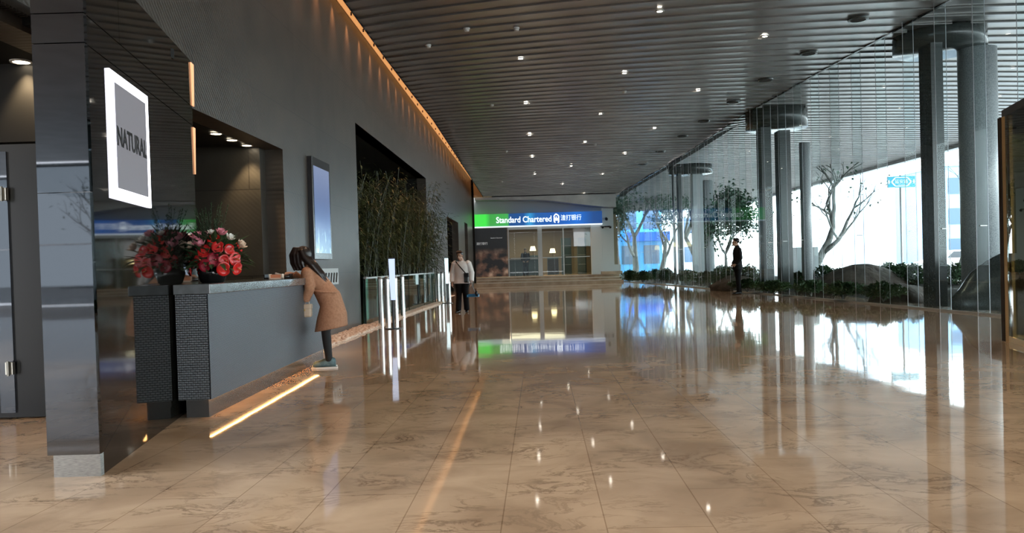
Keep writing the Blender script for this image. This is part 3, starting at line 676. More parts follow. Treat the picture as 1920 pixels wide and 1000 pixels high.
for (px, py, h), lab in zip(posts, plabs):
    q = at(px, py, z=0)
    if pr is None:
        pr = empty('barrier_post', q, 0, lab, 'post', 'silver barrier posts')
        MB().lathe([(.052,0),(.052,.94),(.047,.945)], n=24).build('tube', M['steel'], pr, smooth=False); MB().lathe([(.047,.945),(.047,.985),(.03,.99)], n=20).build('cap', M['brushed'], pr); o = pr
        for ch in pr.children[:1]:
            for pol in ch.data.polygons: pol.use_smooth = len(pol.vertices) == 4
    else:
        o = copy_tree(pr); o.location = q; o['label'] = lab
for (px, py, h0, h1, m, lab) in ((738, 617, .55, 1.33, 'display', 'slim black stand with a long pale-blue display panel among the near posts'), (839, 569, .62, 1.42, 'dispw', 'slim stand with a bright white display panel among the far posts')):
    q = at(px, py, z=0); t = empty('display_stand', q, .2, lab, 'display stand')
    MB().lathe([(.17,0),(.17,.012),(.03,.02)], n=28).build('base', M['stand'], t); MB().tube([(0,0,.01),(0,0,h1)], .022, 12).build('pole', M['stand'], t)
    MB().add([(-.06,-.035,h1),(.06,-.035,h1),(.05,-.035,h0),(-.035,-.035,h0),(-.06,-.02,h1),(.06,-.02,h1),(.05,-.02,h0),(-.035,-.02,h0)], [(3,2,1,0),(4,5,6,7),(0,1,5,4),(1,2,6,5),(2,3,7,6),(3,0,4,7)]).build('panel', M[m], t)
    MB().box(-.07, .07, -.045, -.015, h1, h1+.02).build('clip', M['stand'], t)
# pebble bed along the wall foot
pb = MB(); pr_ = random.Random(3)
def strip(y): return (wx(y), wx(y)+.42) if y < 16.3 else (rail_pt(y)[0]+.03, rail_pt(y)[0]+.28)
pb.sm = True
for k in range(3400):
    y = 11.6+15.4*pr_.random()**1.3; a, b_ = strip(y)
    if y > 33: continue
    x = a+(b_-a)*pr_.random(); r_ = .018+.02*pr_.random()
    pb.ell((x, y, .012+.012*pr_.random()), (r_*1.2, r_, r_*.7), Euler((0,0,pr_.random()*3)), 6, 4)
tag(pb.build('pebbles', M['pebbles']), 'pale pebbles in a strip along the foot of the stone wall', 'pebbles', kind='stuff')
bed = MB(); 
bed.prism([(wx(11.5),11.5),(wx(11.5)+.44,11.5),(wx(16.3)+.44,16.3),(wx(16.3),16.3)], 0, .012); bed.prism([(rail_pt(16.3)[0]+.03,16.3),(rail_pt(16.3)[0]+.3,16.3),(rail_pt(27)[0]+.3,27),(rail_pt(27)[0]+.03,27)], 0, .012)
bed.prism([(wx(27),27),(wx(27)+.3,27),(wx(32)+.3,32),(wx(32),32)], 0, .012)
struct(bed, 'pebble_strip', M['pebble'])

# bamboo in the niche
def bamboo(x, y, h, n, lab, seed):
    rr = random.Random(seed); t = empty('bamboo_clump', (x, y, 0), 0, lab, 'bamboo', 'bamboo clumps behind the balustrade')
    st_ = MB(); lf = MB()
    for k in range(n):
        bx, by = rr.uniform(-.3,.3), rr.uniform(-.5,.5); lx, ly = rr.uniform(-.25,.55), rr.uniform(-.5,.5); hh = h*rr.uniform(.75,1.05)
        pts = [(bx+lx*(i/8)**2, by+ly*(i/8)**2, hh*i/8) for i in range(9)]; st_.tube(pts, [.014-.001*i for i in range(9)], 6)
        for j in range(190):
            f = rr.uniform(.38, 1.0); q = Vector((bx+lx*f*f, by+ly*f*f, hh*f)); a = rr.random()*6.283; rad = rr.uniform(.03, .5)*(1.15-.5*f)
            q += Vector((math.cos(a)*rad, math.sin(a)*rad, rr.uniform(-.12,.12)))
            lf.leaf(q, (math.cos(a)+rr.uniform(-.5,.5), math.sin(a)+rr.uniform(-.5,.5), rr.uniform(-.7,.15)), (0,0,1), rr.uniform(.12,.24), rr.uniform(.010,.019))
    st_.build('culms', M['bamstem'], t); lf.build('foliage', M['bamleaf'], t)
bams = [(-3.45,16.9,3.3),(-3.3,18.1,3.6),(-3.3,19.3,3.4),(-3.15,20.5,3.7),(-3.15,21.8,3.5),(-3.0,23.1,3.5),(-2.9,24.3,3.6),(-2.65,25.3,3.4)]
bl_ = ['bamboo clump beside the stone pier, behind the first glass panel', 'second bamboo clump from the stone pier', 'third bamboo clump from the stone pier', 'fourth bamboo clump, above the slim display stand', 'fifth bamboo clump from the stone pier', 'sixth bamboo clump, in the middle of the far glass panels', 'next to last bamboo clump before the far posts', 'last bamboo clump, its leaves overhanging the far wall edge']
for i, (x, y, h) in enumerate(bams): bamboo(x, y, h, 8 if i < 6 else 12, bl_[i], 100+i)

# ------------------------------------------------------------------ flowers on the counter
fl = empty('flower_arrangement', (-2.62, 7.0, 1.07), 0, 'bouquet of red anthuriums and pink blooms in a low black vase on the counter', 'flowers')
MB().lathe([(.085,0),(.10,.01),(.125,.09),(.115,.13),(.10,.13),(.09,.10)], n=28).build('vase', M['vase'], fl, smooth=True)
fr_ = random.Random(11); lf = MB()
for k in range(420):
    a = fr_.random()*6.283; el = fr_.uniform(-.15, 1.3); R = fr_.uniform(.10, .27); d = Vector((math.cos(a)*math.cos(el), math.sin(a)*math.cos(el), math.sin(el)))
    lf.leaf(Vector((0,0,.16))+d*R*Vector((1,1,1)).x, d+Vector((0,0,fr_.uniform(-.4,.3))), (0,0,1), fr_.uniform(.08,.16), fr_.uniform(.016,.032))
for k in range(26):
    a = fr_.random()*6.283; p0 = Vector((.04*math.cos(a), .04*math.sin(a), .12)); p1 = Vector((fr_.uniform(-.2,.14), fr_.uniform(-.16,.16), fr_.uniform(.5,.72)))
    lf.tube([p0, (p0+p1)/2+Vector((0,0,.05)), p1], .0022, 4)
    for j in range(9):
        q = p0.lerp(p1, .5+.5*j/9); lf.leaf(q, (fr_.uniform(-1,1), fr_.uniform(-1,1), .8), (0,0,1), .035, .005)
lf.build('foliage', M['leaf'], fl)
def anthurium(p, d, s=1, m='red'):
    d = Vector(d).normalized(); rot = d.to_track_quat('Z','Y'); mb_ = MB(); vs = []; n = 20
    for ring in range(4):
        for k in range(n):
            a = 2*math.pi*k/n; rr = s*.062*(1-.45*abs(math.sin(a/2))**8*0+.22*math.cos(a)*-1)*(1-.35*math.exp(-((a-math.pi)%6.283 if 0 else min(abs(a),6.283-abs(a)))**2*5))*(ring+.01)/3
            z = .022*s*(ring/3)**2-.01*s*math.sin(a)**2*(ring/3)
            vs.append(Vector(p)+rot@Vector((rr*math.cos(a), rr*1.05*math.sin(a), z)))
    fs = [(r_*n+k, r_*n+(k+1)%n, (r_+1)*n+(k+1)%n, (r_+1)*n+k) for r_ in range(3) for k in range(n)]
    mb_.add(vs, fs); o = mb_.build('anthurium', M[m], fl, smooth=True); sol = o.modifiers.new('t','SOLIDIFY'); sol.thickness = .003
    MB().tube([Vector(p), Vector(p)+rot@Vector((0.01,0,.045*s))], [.006*s,.003*s], 8).build('spadix', M['yellow'], o, smooth=True)
    MB().tube([(0,0,.13), (Vector(p)+Vector((0,0,.13)))/2+Vector((0,0,.02)), Vector(p)-d*.004], .003, 6).build('stem', M['leaf'], o)
def bloom(p, s, m, seed, name='lily'):
    rr = random.Random(seed); mb_ = MB()
    for layer, (cnt, op, ln) in enumerate(((7, 1.15, 1.0), (6, .75, .9), (4, .35, .75))):
        for k in range(cnt):
            a = 6.283*(k+.5*layer)/cnt+rr.uniform(-.15,.15); d = Vector((math.cos(a)*math.sin(op), math.sin(a)*math.sin(op), math.cos(op))); tl = Vector(PD(p)).to_track_quat('Z','Y')
            dd = tl@d; sd = tl@Vector((-math.sin(a), math.cos(a), 0)); nn = dd.cross(sd); L_ = .055*s*ln; w_ = .02*s; P0 = Vector(p)
            vs = []
            for i in range(5):
                t_ = i/4; ww = w_*math.sin(math.pi*(.12+.8*t_)); c_ = P0+dd*L_*t_+nn*(.35*L_*t_*t_); vs += [c_-sd*ww, c_+nn*-.2*ww, c_+sd*ww]
            mb_.add(vs, [f for i in range(4) for f in ((i*3,i*3+1,i*3+4,i*3+3),(i*3+1,i*3+2,i*3+5,i*3+4))])
    mb_.build(name, M[m], fl, smooth=True)
def PD(p): v = Vector(p)-Vector((0,0,.1)); return v.normalized()
# local x = right in view, z up (y toward back); view faces -y side
anth = [((.20,-.10,.28),(.55,-.7,.2)),((.13,-.16,.30),(.2,-.9,.3)),((.235,-.08,.20),(.7,-.6,0)),((.17,-.15,.19),(.4,-.9,-.1)),((.10,-.18,.20),(.1,-1,0)),((-.02,-.19,.20),(-.3,-.9,.1)),((.245,-.07,.12),(.8,-.5,-.3)),((.17,-.16,.12),(.4,-.9,-.3)),((.03,-.2,.15),(-.1,-1,.0)),
        ((.09,-.13,.36),(.1,-.8,.5)),((-.16,.02,.18),(-1,-.1,.1)),((-.18,.05,.26),(-1,.2,.4)),((-.14,.12,.14),(-.8,.5,0)),((.10,.16,.25),(.3,.8,.4)),((.02,-.17,.27),(0,-1,.4)),((.22,.04,.30),(.9,0,.5)),((-.16,-.06,.12),(-1,-.5,-.2)),((-.12,.15,.3),(-.6,.8,.4))]
for i, (p, d) in enumerate(anth): anthurium(p, d, .78+.22*((i*7)%5)/5, 'red' if i not in (4,8) else 'dark_red')
for i, (p, s, m) in enumerate((((-.07,-.12,.38),1.15,'pink'),((-.11,-.14,.31),1.0,'cream'),((-.03,-.16,.32),1.2,'pink'),((.13,-.12,.41),1.0,'pink'),((.19,-.09,.37),.9,'white_petal'),((.05,-.12,.42),.7,'white_petal'),((.26,-.04,.31),1.0,'cream'),((-.16,.05,.36),1.1,'pink'),((-.10,.10,.40),1.0,'pink'),((.02,.05,.42),1.0,'dark_red'),((-.14,-.1,.23),.9,'dark_red'))):
    bloom(p, s*1.15, m, 40+i)

# ------------------------------------------------------------------ vestibule at the right
va = at(1886, 640, z=0); vb = Vector((va.x-.55, va.y-1.9, 0)); vc = Vector((va.x+2.4, va.y-.3, 0)); vd = vb+(vc-va)
v = empty('glass_vestibule', (va.x, va.y, 0), 0, 'bronze-framed glass entrance enclosure standing at the right of the hall', 'vestibule')
def q2(p): return (p.x-va.x, p.y-va.y)
HV = 2.83
MB().prism([q2(vb), q2(vd), q2(vc), q2(va)], HV, HV+.09).build('roof', M['bronze'], v)
u = (vb-va).normalized(); wv_ = (vc-va).normalized()
def post(p, m, w=.05, nm='post', h0=0, h1=HV): x, y = q2(p); MB().box(x-w, x+w, y-w, y+w, h0, h1).build(nm, M[m], v, bevel=.006)
post(va, 'bronze', .035); post(va+u*.09+wv_*.03, 'gold', .04); post(va+u*.20+wv_*.03, 'gold', .025)
post(vb, 'gold'); post(vc, 'gold'); post(vd, 'gold')
for a, b_ in ((va, vb), (va, vc), (vc, vd)):
    A, B = q2(a), q2(b_); MB().wallseg(A, B, .012, .08, HV).build('glass_panel', M['vest'], v)
    MB().wallseg(A, B, .05, 0, .07).build('bottom_rail', M['gold'], v)
# back side of that enclosure: dark fitted wall
# ------------------------------------------------------------------ outdoors: planting, rocks, trees, signs, buildings
gr = MB(); rr = random.Random(5)
xs_ = [i*.5 for i in range(26)]; ysl = [6+i*1.2 for i in range(40)]
def gh(x, y): return .02+.30*sm((x-.6)/2.0)+.06*math.sin(x*2.3+y*1.1)*sm(x/1.5)
vs = []; 
for y in ysl:
    for x in xs_: vs.append((gx(y)+.12+x*.45, y, gh(x*.45, y)-.1))
nx = len(xs_); fs = [(j*nx+i, j*nx+i+1, (j+1)*nx+i+1, (j+1)*nx+i) for j in range(len(ysl)-1) for i in range(nx-1)]
gr.add(vs, fs); tag(gr.build('planting_bed', M['soil'], smooth=True), kind='structure')
def rock(x, y, sx_, sy_, sz, lab, seed, m='rock'):
    rr = random.Random(seed); mb_ = MB(); mb_.ell((0,0,0), (sx_,sy_,sz), None, 28, 16)
    ph = [rr.uniform(0,6) for _ in range(6)]
    mb_.v = [(a*(1+.12*math.sin(3*b_/sy_+ph[0])+.05*math.sin(9*c_/sz+ph[1])), b_*(1+.1*math.sin(4*a/sx_+ph[2])), c_*(1+.12*math.sin(3.2*a/sx_+ph[3])+.06*math.sin(8*b_/sy_+ph[4]))) for a, b_, c_ in mb_.v]
    o = mb_.build('boulder', M[m], smooth=True); o.location = (x, y, .05); tag(o, lab, 'rock'); return o
q = at(1612, 520, Y=23.5); rock(q.x, 23.5, 1.5, 1.2, .72, 'broad brown boulder mound outside the glass between the two big columns', 1)
q = at(1545, 520, Y=24.5); rock(q.x, 24.5, .8, .8, .42, 'low brown boulder at the left foot of the broad mound', 2)
q = at(1690, 535, Y=19.5); rock(q.x, 19.5, .7, .7, .38, 'small brown boulder left of the dark pier outside', 3)
q = at(1890, 560, Y=15.9); rock(q.x+.25, 15.9, 1.2, .6, 1.02, 'dark mound against the foot of the big round column', 4, 'slate')
q = at(1430, 520, Y=29); rock(q.x-.9, 29, 1.1, .9, .45, 'low brown boulder behind the suited man, outside', 6)

def bush(px, Y, h, wd, lab, seed, mt='leafb', n=900, zb=.15):
    rr = random.Random(seed); q = at(px, 500, Y=Y); t = empty('shrub', (q.x, Y, zb), 0, lab, 'shrub', 'shrubs in the planting outside')
    lf = MB(); st_ = MB()
    for k in range(7):
        a = rr.random()*6.28; st_.tube([(0,0,-.1),(math.cos(a)*wd*.4, math.sin(a)*wd*.4, h*.7)], .012, 5)
    for k in range(n):
        a = rr.random()*6.283; u_ = rr.random()**.5; zz = rr.random(); R = wd*math.sqrt(max(0,1-(zz-.45)**2*2.6))*u_*(.8+.3*math.sin(3*a+seed))
        lf.leaf((R*math.cos(a), R*math.sin(a), h*(.08+zz*.95*(1-.25*u_))), (rr.uniform(-1,1), rr.uniform(-1,1), rr.uniform(-.3,.9)), (rr.random(),rr.random(),1), rr.uniform(.08,.16), rr.uniform(.02,.04))
    lf.build('foliage', M[mt], t); st_.build('stems', M['bark'], t)
bs = [(1180,41,.9,.6,'right beside the bank steps'),(1205,40,.8,.7,'by the blue shopfront, second from the steps'),(1228,42,.9,.6,'by the blue shopfront, third from the steps'),(1250,38,1.0,.5,'left of the slim far piers'),(1290,35,.9,.6,'just past the slim far piers'),
      (1352,31,1.2,.7,'under the leafy tree'),(1368,30,1.1,.6,'left of the suited man'),(1403,29,1.2,.7,'right of the suited man'),(1325,33,.8,.6,'at the foot of the pale far column'),(1497,27.5,.75,.5,'between the middle piers'),
      (1545,29,1.05,.6,'left of the broad boulder'),(1570,28,.85,.6,'behind the left of the broad boulder'),(1625,28,.95,.5,'behind the top of the broad boulder'),(1665,26,1.15,.7,'right of the broad boulder'),(1690,24.5,1.1,.7,'in the group left of the dark pier'),(1712,23,1.1,.7,'touching the dark pier'),(1792,22,1.05,.7,'seen between dark pier and round column'),(1655,18.5,.5,.6,'low in front of the boulders'),(1580,20,.5,.7,'low in front of the broad boulder'),(1520,22,.5,.6,'low by the planter wall'),(1450,23.5,.45,.7,'low before the middle piers'),(1400,26,.45,.7,'low behind the suited man')]
for i, (px, Y, h, wd, lab) in enumerate(bs): bush(px, Y, h*.62, wd*.85, 'green leafy shrub outside, '+lab, 60+i)

def tree(px, Y, h, lab, seed, leaves=0, lm='leaft', spread=1., r0=.22, z0=-.14, crown=None):
    rr = random.Random(seed); q = at(px, 500, Y=Y); t = empty('plane_tree', (q.x, Y, z0), 0, lab, 'tree', 'street trees outside'); tr = MB(); lf = MB(); tips = []
    def grow(p, d, ln, r_, lev):
        pts = [p]; rs = [r_]; c_ = Vector(p); dd = Vector(d)
        for i in range(4):
            dd = (dd+Vector((rr.uniform(-.22,.22), rr.uniform(-.22,.22), rr.uniform(-.05,.2)))).normalized(); c_ = c_+dd*ln/4; pts.append(c_.copy()); rs.append(r_*(1-.12*(i+1)))
        tr.tube(pts, rs, 8 if lev < 2 else 5); tips.append((c_.copy(), lev))
        if lev < 4:
            for k in range(3 if lev < 3 else 2):
                a = rr.random()*6.283; nd = (dd+Vector((math.cos(a), math.sin(a), rr.uniform(-.1,.4)))*.8*spread).normalized()
                grow(pts[-1] if k == 0 else pts[rr.choice((2,3,4))], nd, ln*rr.uniform(.6,.8), r_*.5, lev+1)
    grow(Vector((0,0,0)), (0,0,1), h*.36, r0, 0); tr.build('trunk', M['bark'], t, smooth=True)
    if leaves:
        src = [p for p, l_ in tips if l_ >= 2]
        for k in range(leaves):
            p = rr.choice(src)+Vector([rr.gauss(0,.35) for _ in range(3)]); lf.leaf(p, (rr.uniform(-1,1), rr.uniform(-1,1), rr.uniform(-1,.5)), (rr.random(),.3,1), rr.uniform(.14,.26), rr.uniform(.05,.09))
        lf.build('foliage', M[lm], t)
tree(1365, 40, 4.3, 'leafy green tree outside behind the suited man', 21, 3600, spread=1.0, r0=.12)
tree(1522, 44, 8.5, 'bare plane tree outside right of the middle piers', 22, 130, r0=.28, spread=1.2)
tree(1190, 62, 9, 'plane tree in front of the blue shopfront, nearest the bank', 23, 700, r0=.28)
tree(1240, 58, 8, 'plane tree right of the blue shopfront', 24, 1500, r0=.22)
tree(1310, 60, 9, 'bare plane tree seen between the far piers', 25, 100, r0=.28)
tree(1797, 38, 6.5, 'pale bare tree seen between dark pier and round column', 26, 0, r0=.16)
tree(1160, 50, 6, 'leafy tree just past the glass corner by the bank', 27, 1800, r0=.15)

def building(px0, px1, Y, h, m, lab, seed, dep=12, cat='building', wm='bldgw', z0=-.14, win=True):
    a, b_ = at(px0, 500, Y=Y).x, at(px1, 500, Y=Y).x; t = empty('building', ((a+b_)/2, Y, z0), 0, lab, cat); w_ = (b_-a)/2
    MB().box(-w_, w_, 0, dep, 0, h).build('walls', M[m], t); MB().box(-w_-.2, w_+.2, -.2, dep, h, h+.5).build('roof_edge', M['bldg'], t)
    if win:
        fl_ = max(1, int(h/3.6)); nw = max(2, int(w_*2/3))
        for j in range(fl_):
            o = MB()
            for k in range(nw): x = -w_+(k+.15)*2*w_/nw; o.box(x, x+1.4*w_/nw, -.06, 0, 1+j*3.6, 2.9+j*3.6)
            o.build('window_row', M[wm], t)
building(1160, 1243, 82, 11, 'shop', 'bright blue glass-fronted building beyond the far glass', 1)
building(1772, 1990, 95, 11.5, 'bldgb', 'blue-grey building seen between dark pier and round column', 2)
building(1600, 1645, 110, 17.5, 'bldg', 'pale tall building rising above the canopy edge', 3, win=False)
building(1280, 1330, 100, 8, 'bldg', 'pale low building between the far piers', 4)
q = at(1215, 437, Y=80.3); t = empty('shop_sign_board', (q.x, 80.3, q.z-.8), 0, 'dark blue sign board on the blue building', 'sign')
MB().box(-2.2, 2.2, 0, 1.6, 0, .9).build('board', M['shopd'], t)
# street direction sign on its pole
q = at(1690, 341, Y=36); ss = empty('street_sign', (q.x, 36, -.14), 0, 'cyan street-name direction sign with white arrows high on a pole', 'street sign')
zc_ = q.z+.14; MB().box(-.63, .63, 0, .04, zc_-.25, zc_+.25).build('board', M['cyan'], ss)
MB().tube([(0,.08,0),(0,.08,zc_+.3)], .05, 12).build('pole', M['white'], ss)
ar = MB()
def bar(p0, p1, w_): 
    p0, p1 = Vector(p0), Vector(p1); d = (p1-p0).normalized(); s_2 = Vector((-d.y, d.x))*w_/2
    ar.add([(a.x, y_, zc_+a.y) for y_ in (-.012, -.001) for a in (p0-s_2, p1-s_2, p1+s_2, p0+s_2)], [(0,1,2,3),(7,6,5,4),(0,4,5,1),(1,5,6,2),(2,6,7,3),(3,7,4,0)])
for s in (-1, 1):
    bar((s*.44,0),(s*.28,.18),.06); bar((s*.44,0),(s*.28,-.18),.06); bar((s*.56,-.09),(s*.56,.09),.05); bar((s*.60,0),(s*.5,0),.03)
bar((-.28,.19),(.28,.19),.035); bar((-.28,-.19),(.28,-.19),.035); ar.build('arrow', M['signw'], ss)
text('lettering', '延安路', .20, M['signw'], ss, (0, -.012, zc_-.06), (math.pi/2,0,0), .004, align='CENTER')
text('lettering', 'YAN AN RD', .06, M['signw'], ss, (0, -.012, zc_-.15), (math.pi/2,0,0), .004, align='CENTER')

def car(px, Y, lab, m='car'):
    q = at(px, 470, Y=Y); t = empty('car', (q.x, Y, -.14), .1, lab, 'car', 'cars on the street')
    prof = [(-2.2,.35),(-2.2,.75),(-1.5,.9),(-.9,1.4),(.7,1.42),(1.4,.98),(2.15,.85),(2.2,.35)]
    vs = [(x, y_, z) for y_ in (-.85,.85) for x, z in prof]; n_ = len(prof)
    MB().add(vs, [tuple(range(n_)), tuple(range(2*n_-1,n_-1,-1))]+[(i,i+n_,(i+1)%n_+n_,(i+1)%n_) for i in range(n_)]).build('body', M[m], t, bevel=.05)
    wp = [(-1.25,.98),(-.85,1.33),(.62,1.35),(1.15,.98)]
    for y_ in (-.86, .86): MB().add([(x,y_+e_,z) for e_ in (-.01,.01) for x, z in wp], [(0,1,2,3),(7,6,5,4),(0,4,5,1),(1,5,6,2),(2,6,7,3),(3,7,4,0)]).build('side_window', M['carglass'], t)
    for x in (-1.4, 1.4):
        for y_ in (-.8, .8): MB().tube([(x,y_-.1,.33),(x,y_+.1,.33)], .33, 20).build('wheel', M['tyre'], t)
car(1796, 46, 'white car parked in the street, seen between dark pier and round column'); car(1790, 56, 'grey car behind the white one in the street', 'grey')

for i, (x, y, lab) in enumerate(((-13.5,-31,'bare plane tree outside the rear glass, left'),(-20.5,-33,'bare plane tree outside the rear glass, right'))):
    n0 = len(COL.objects); tree(960, 60, 8, lab, 80+i, 60, r0=.25); o = [o for o in COL.objects if o.get('label') == lab][0]; o.location = (x, y, -.14)
tag(MB().box(-26, -4, -34, -27, -.2, .75).build('rear_hedge_wall', M['granite']), kind='structure')
# ------------------------------------------------------------------ ceiling fittings
dl = [(976,109),(1237,20),(1434,67),(1171,136),(986,193),(1309,169),(1126,213),(993,253),(1227,240),(1097,266),(998,294),(1172,288),(1071,311),(1003,326),(1130,326),(1055,345),(1095,362),(1007,375),(1092,377),(1036,376),(1041,288)]
def ceil_at(px, py):
    z = 5.93
    for _ in range(6): q = at(px, py, z=z); z = zc(q.y)-.02
    return q
LG = 'downlights in the slatted ceiling'
proto = None
for i, (px, py) in enumerate(dl[:18]):
    q = ceil_at(px, py)
    if q.y > 46: continue
    if proto is None:
        proto = empty('downlight', q, 0, 'small round glowing downlight in the slatted metal ceiling', 'downlight', LG)
        MB().lathe([(.055,-.02),(.085,-.018),(.085,.0),(.055,.0)], n=20, cap=False).build('ring', M['ring'], proto)
        MB().lathe([(.055,-.012),(.055,.0)], n=20).build('lens', M['lens'], proto); o = proto
        light('bulb', 'SPOT', (0,0,-.04), 150, (1,.78,.54), proto, size=.05, spot=110, blend=.8)
    else: o = copy_tree(proto); o.location = q
for x, y in ((-1,3),(2,3),(5,3.5),(-1,7),(2,7.5),(5,8),(8,5),(-1,11),(2,-1),(5,-1),(-1.5,-1),(5.5,12),(8,0)):  # out-of-view downlights added to brighten the near floor
    o = copy_tree(proto); o.location = (x, y, 5.93)
sp_ = None
for i, (px, py) in enumerate(((1609,35),(1516,99),(1435,149),(1375,191),(1320,227),(1280,255),(1238,284),(1205,308))):
    q = ceil_at(px, py)
    if sp_ is None:
        sp_ = empty('ceiling_vent', q, 0, 'round dark air vent set in the slatted ceiling along the glass wall', 'vent', 'round vents along the glass wall')
        MB().lathe([(.15,-.035),(.20,-.03),(.21,.0),(.15,.0)], n=28, cap=False).build('rim', M['slate'], sp_); MB().lathe([(.15,-.03),(.15,0)], n=28).build('grille', M['gap'], sp_)
    else: o = copy_tree(sp_); o.location = q
    o = sp_ if i == 0 else o; o['label'] = ['nearest', 'second', 'third', 'fourth', 'fifth', 'sixth', 'seventh', 'eighth and farthest'][i]+' round dark vent in the ceiling row along the glass wall'
sd = None
for i, (px, py) in enumerate(((875,53),(922,196),(1171,171),(968,52),(803,84),(949,283),(1116,270),(941,340))):
    q = ceil_at(px, py)
    if sd is None:
        sd = empty('smoke_detector', q, 0, 'small unlit white detector on the slatted ceiling', 'smoke detector', 'white detectors on the ceiling')
        MB().lathe([(.03,-.07),(.05,-.06),(.05,-.03),(.065,-.025),(.065,0)], n=20).build('body', M['white'], sd)
    else: o = copy_tree(sd); o.location = q
# desk recess downlights, passage downlights, niche downlights
proto2 = None
for px, py, z, lab, en, cat in ((405,250,2.89,'nearest warm downlight in the ceiling of the desk recess',35,1),(435,262,2.89,'middle warm downlight in the ceiling of the desk recess',35,1),(463,272,2.89,'warm downlight deepest in the desk recess, by its end wall',120,1),
                 (40,115,2.92,'warm downlight in the dark passage ceiling at far left',130,1),(677,260,4.12,'downlight at the near end of the bamboo niche soffit',12,1),(766,321,4.12,'downlight at the middle of the bamboo niche soffit',12,1),(783,331,4.12,'downlight at the far end of the bamboo niche soffit',12,1)):
    q = at(px, py, z=z)
    t = empty('downlight', q, 0, lab, 'downlight'); MB().lathe([(.065,-.012),(.085,-.01),(.085,.0),(.065,.0)], n=20, cap=False).build('ring', M['ring'], t); MB().lathe([(.065,-.006),(.065,.0)], n=20).build('lens', M['lensw'], t)
    light('bulb', 'SPOT', (0,0,-.03), en, (1,.72,.42), t, size=.04, spot=75, blend=.6)
# warm wall washers hidden in the cove slot
wsh = None
for i in range(34):
    y = 9+i*1.1; x = wx(y)+.10
    if wsh is None:
        wsh = empty('wall_washer', (x, y, 6.08), 0, 'small warm spotlight in the slot above the stone wall', 'spotlight', 'warm spotlights in the cove slot')
        MB().lathe([(.016,0),(.016,.06)], n=12).build('housing', M['stand'], wsh); light('bulb', 'SPOT', (0,0,-.02), 110, (1,.45,.20), wsh, rot=(0,0,0), size=.02, spot=64, blend=1)
    else: o = copy_tree(wsh); o.location = (x, y, 6.08)

# ------------------------------------------------------------------ people
def hand(mb_, wrist, d, up, s=1.0, curl=.5, side=1):
    """palm, four fingers and a thumb; d = direction of the hand, up = back of the hand"""
    d = Vector(d).normalized(); up = Vector(up); up = (up-d*up.dot(d)).normalized(); sd = d.cross(up)*side; w_ = Vector(wrist)
    k = 1.0*s
    mb_.tube([w_, w_+d*.03*k, w_+d*.085*k], [.022*k,.028*k,.030*k], 10)
    for i in range(3): mb_.tube([w_+d*.01*k+sd*(i-1)*.012*k, w_+d*.085*k+sd*(i-1)*.024*k], .014*k, 8)
    for i, ln in enumerate((.068,.078,.072,.055)):
        p0 = w_+d*.082*k+sd*(i-1.5)*.0205*k; p1 = p0+(d-up*curl*.5).normalized()*ln*.5*k; p2 = p1+(d-up*curl*1.6).normalized()*ln*.3*k; p3 = p2+(d-up*curl*2.6).normalized()*ln*.25*k
        mb_.tube([p0,p1,p2,p3], [.0095*k,.009*k,.008*k,.0065*k], 8)
    t0 = w_+d*.03*k-sd*.026*k; t1 = t0+(d*.7-sd*.8-up*.3).normalized()*.035*k; t2 = t1+(d-sd*.25-up*.5).normalized()*.032*k
    mb_.tube([t0,t1,t2], [.012*k,.0105*k,.008*k], 8)
def head(mb_, c, f, s=1.0):
    """skull, jaw, nose, ears; c centre, f facing direction"""
    f = Vector(f).normalized(); r_ = f.cross(Vector((0,0,1))).normalized(); u_ = r_.cross(f); rot = Matrix((r_, f, u_)).transposed().to_quaternion().to_euler(); c = Vector(c)
    mb_.ell(c+f*-.012*s+u_*.025*s, (.074*s,.092*s,.088*s), rot, 20, 14)
    mb_.ell(c+f*.022*s-u_*.045*s, (.056*s,.066*s,.072*s), rot, 18, 12)
    mb_.ell(c+f*.055*s-u_*.085*s, (.028*s,.026*s,.022*s), rot)
    mb_.tube([c+f*.082*s+u_*.02*s, c+f*.108*s-u_*.018*s, c+f*.088*s-u_*.03*s], [.008*s,.014*s,.010*s], 8)
    mb_.tube([c+f*.078*s-r_*.018*s-u_*.055*s, c+f*.090*s-u_*.055*s, c+f*.078*s+r_*.018*s-u_*.055*s], .009*s, 8)
    for sg_ in (-1, 1): mb_.ell(c+r_*.078*s*sg_-u_*.01*s-f*.008*s, (.011*s,.02*s,.032*s), rot)
    return f, r_, u_, c
def face_parts(P_, c, f, s=1.0):
    f = Vector(f).normalized(); r_ = f.cross(Vector((0,0,1))).normalized(); u_ = r_.cross(f); rot = Matrix((r_, f, u_)).transposed().to_quaternion().to_euler(); c = Vector(c)
    for sg_ in (-1, 1):
        MB().ell(c+f*.077*s+r_*.031*sg_*s+u_*.008*s, (.013*s,.008*s,.006*s), rot).build('eye', M['eye'], P_, smooth=True)
        MB().tube([c+f*.082*s+r_*.015*sg_*s+u_*.027*s, c+f*.076*s+r_*.045*sg_*s+u_*.027*s], .004*s, 6).build('eyebrow', M['hair'], P_)
    MB().ell(c+f*.085*s-u_*.055*s, (.02*s,.010*s,.007*s), rot).build('lips', M['lips'], P_, smooth=True)
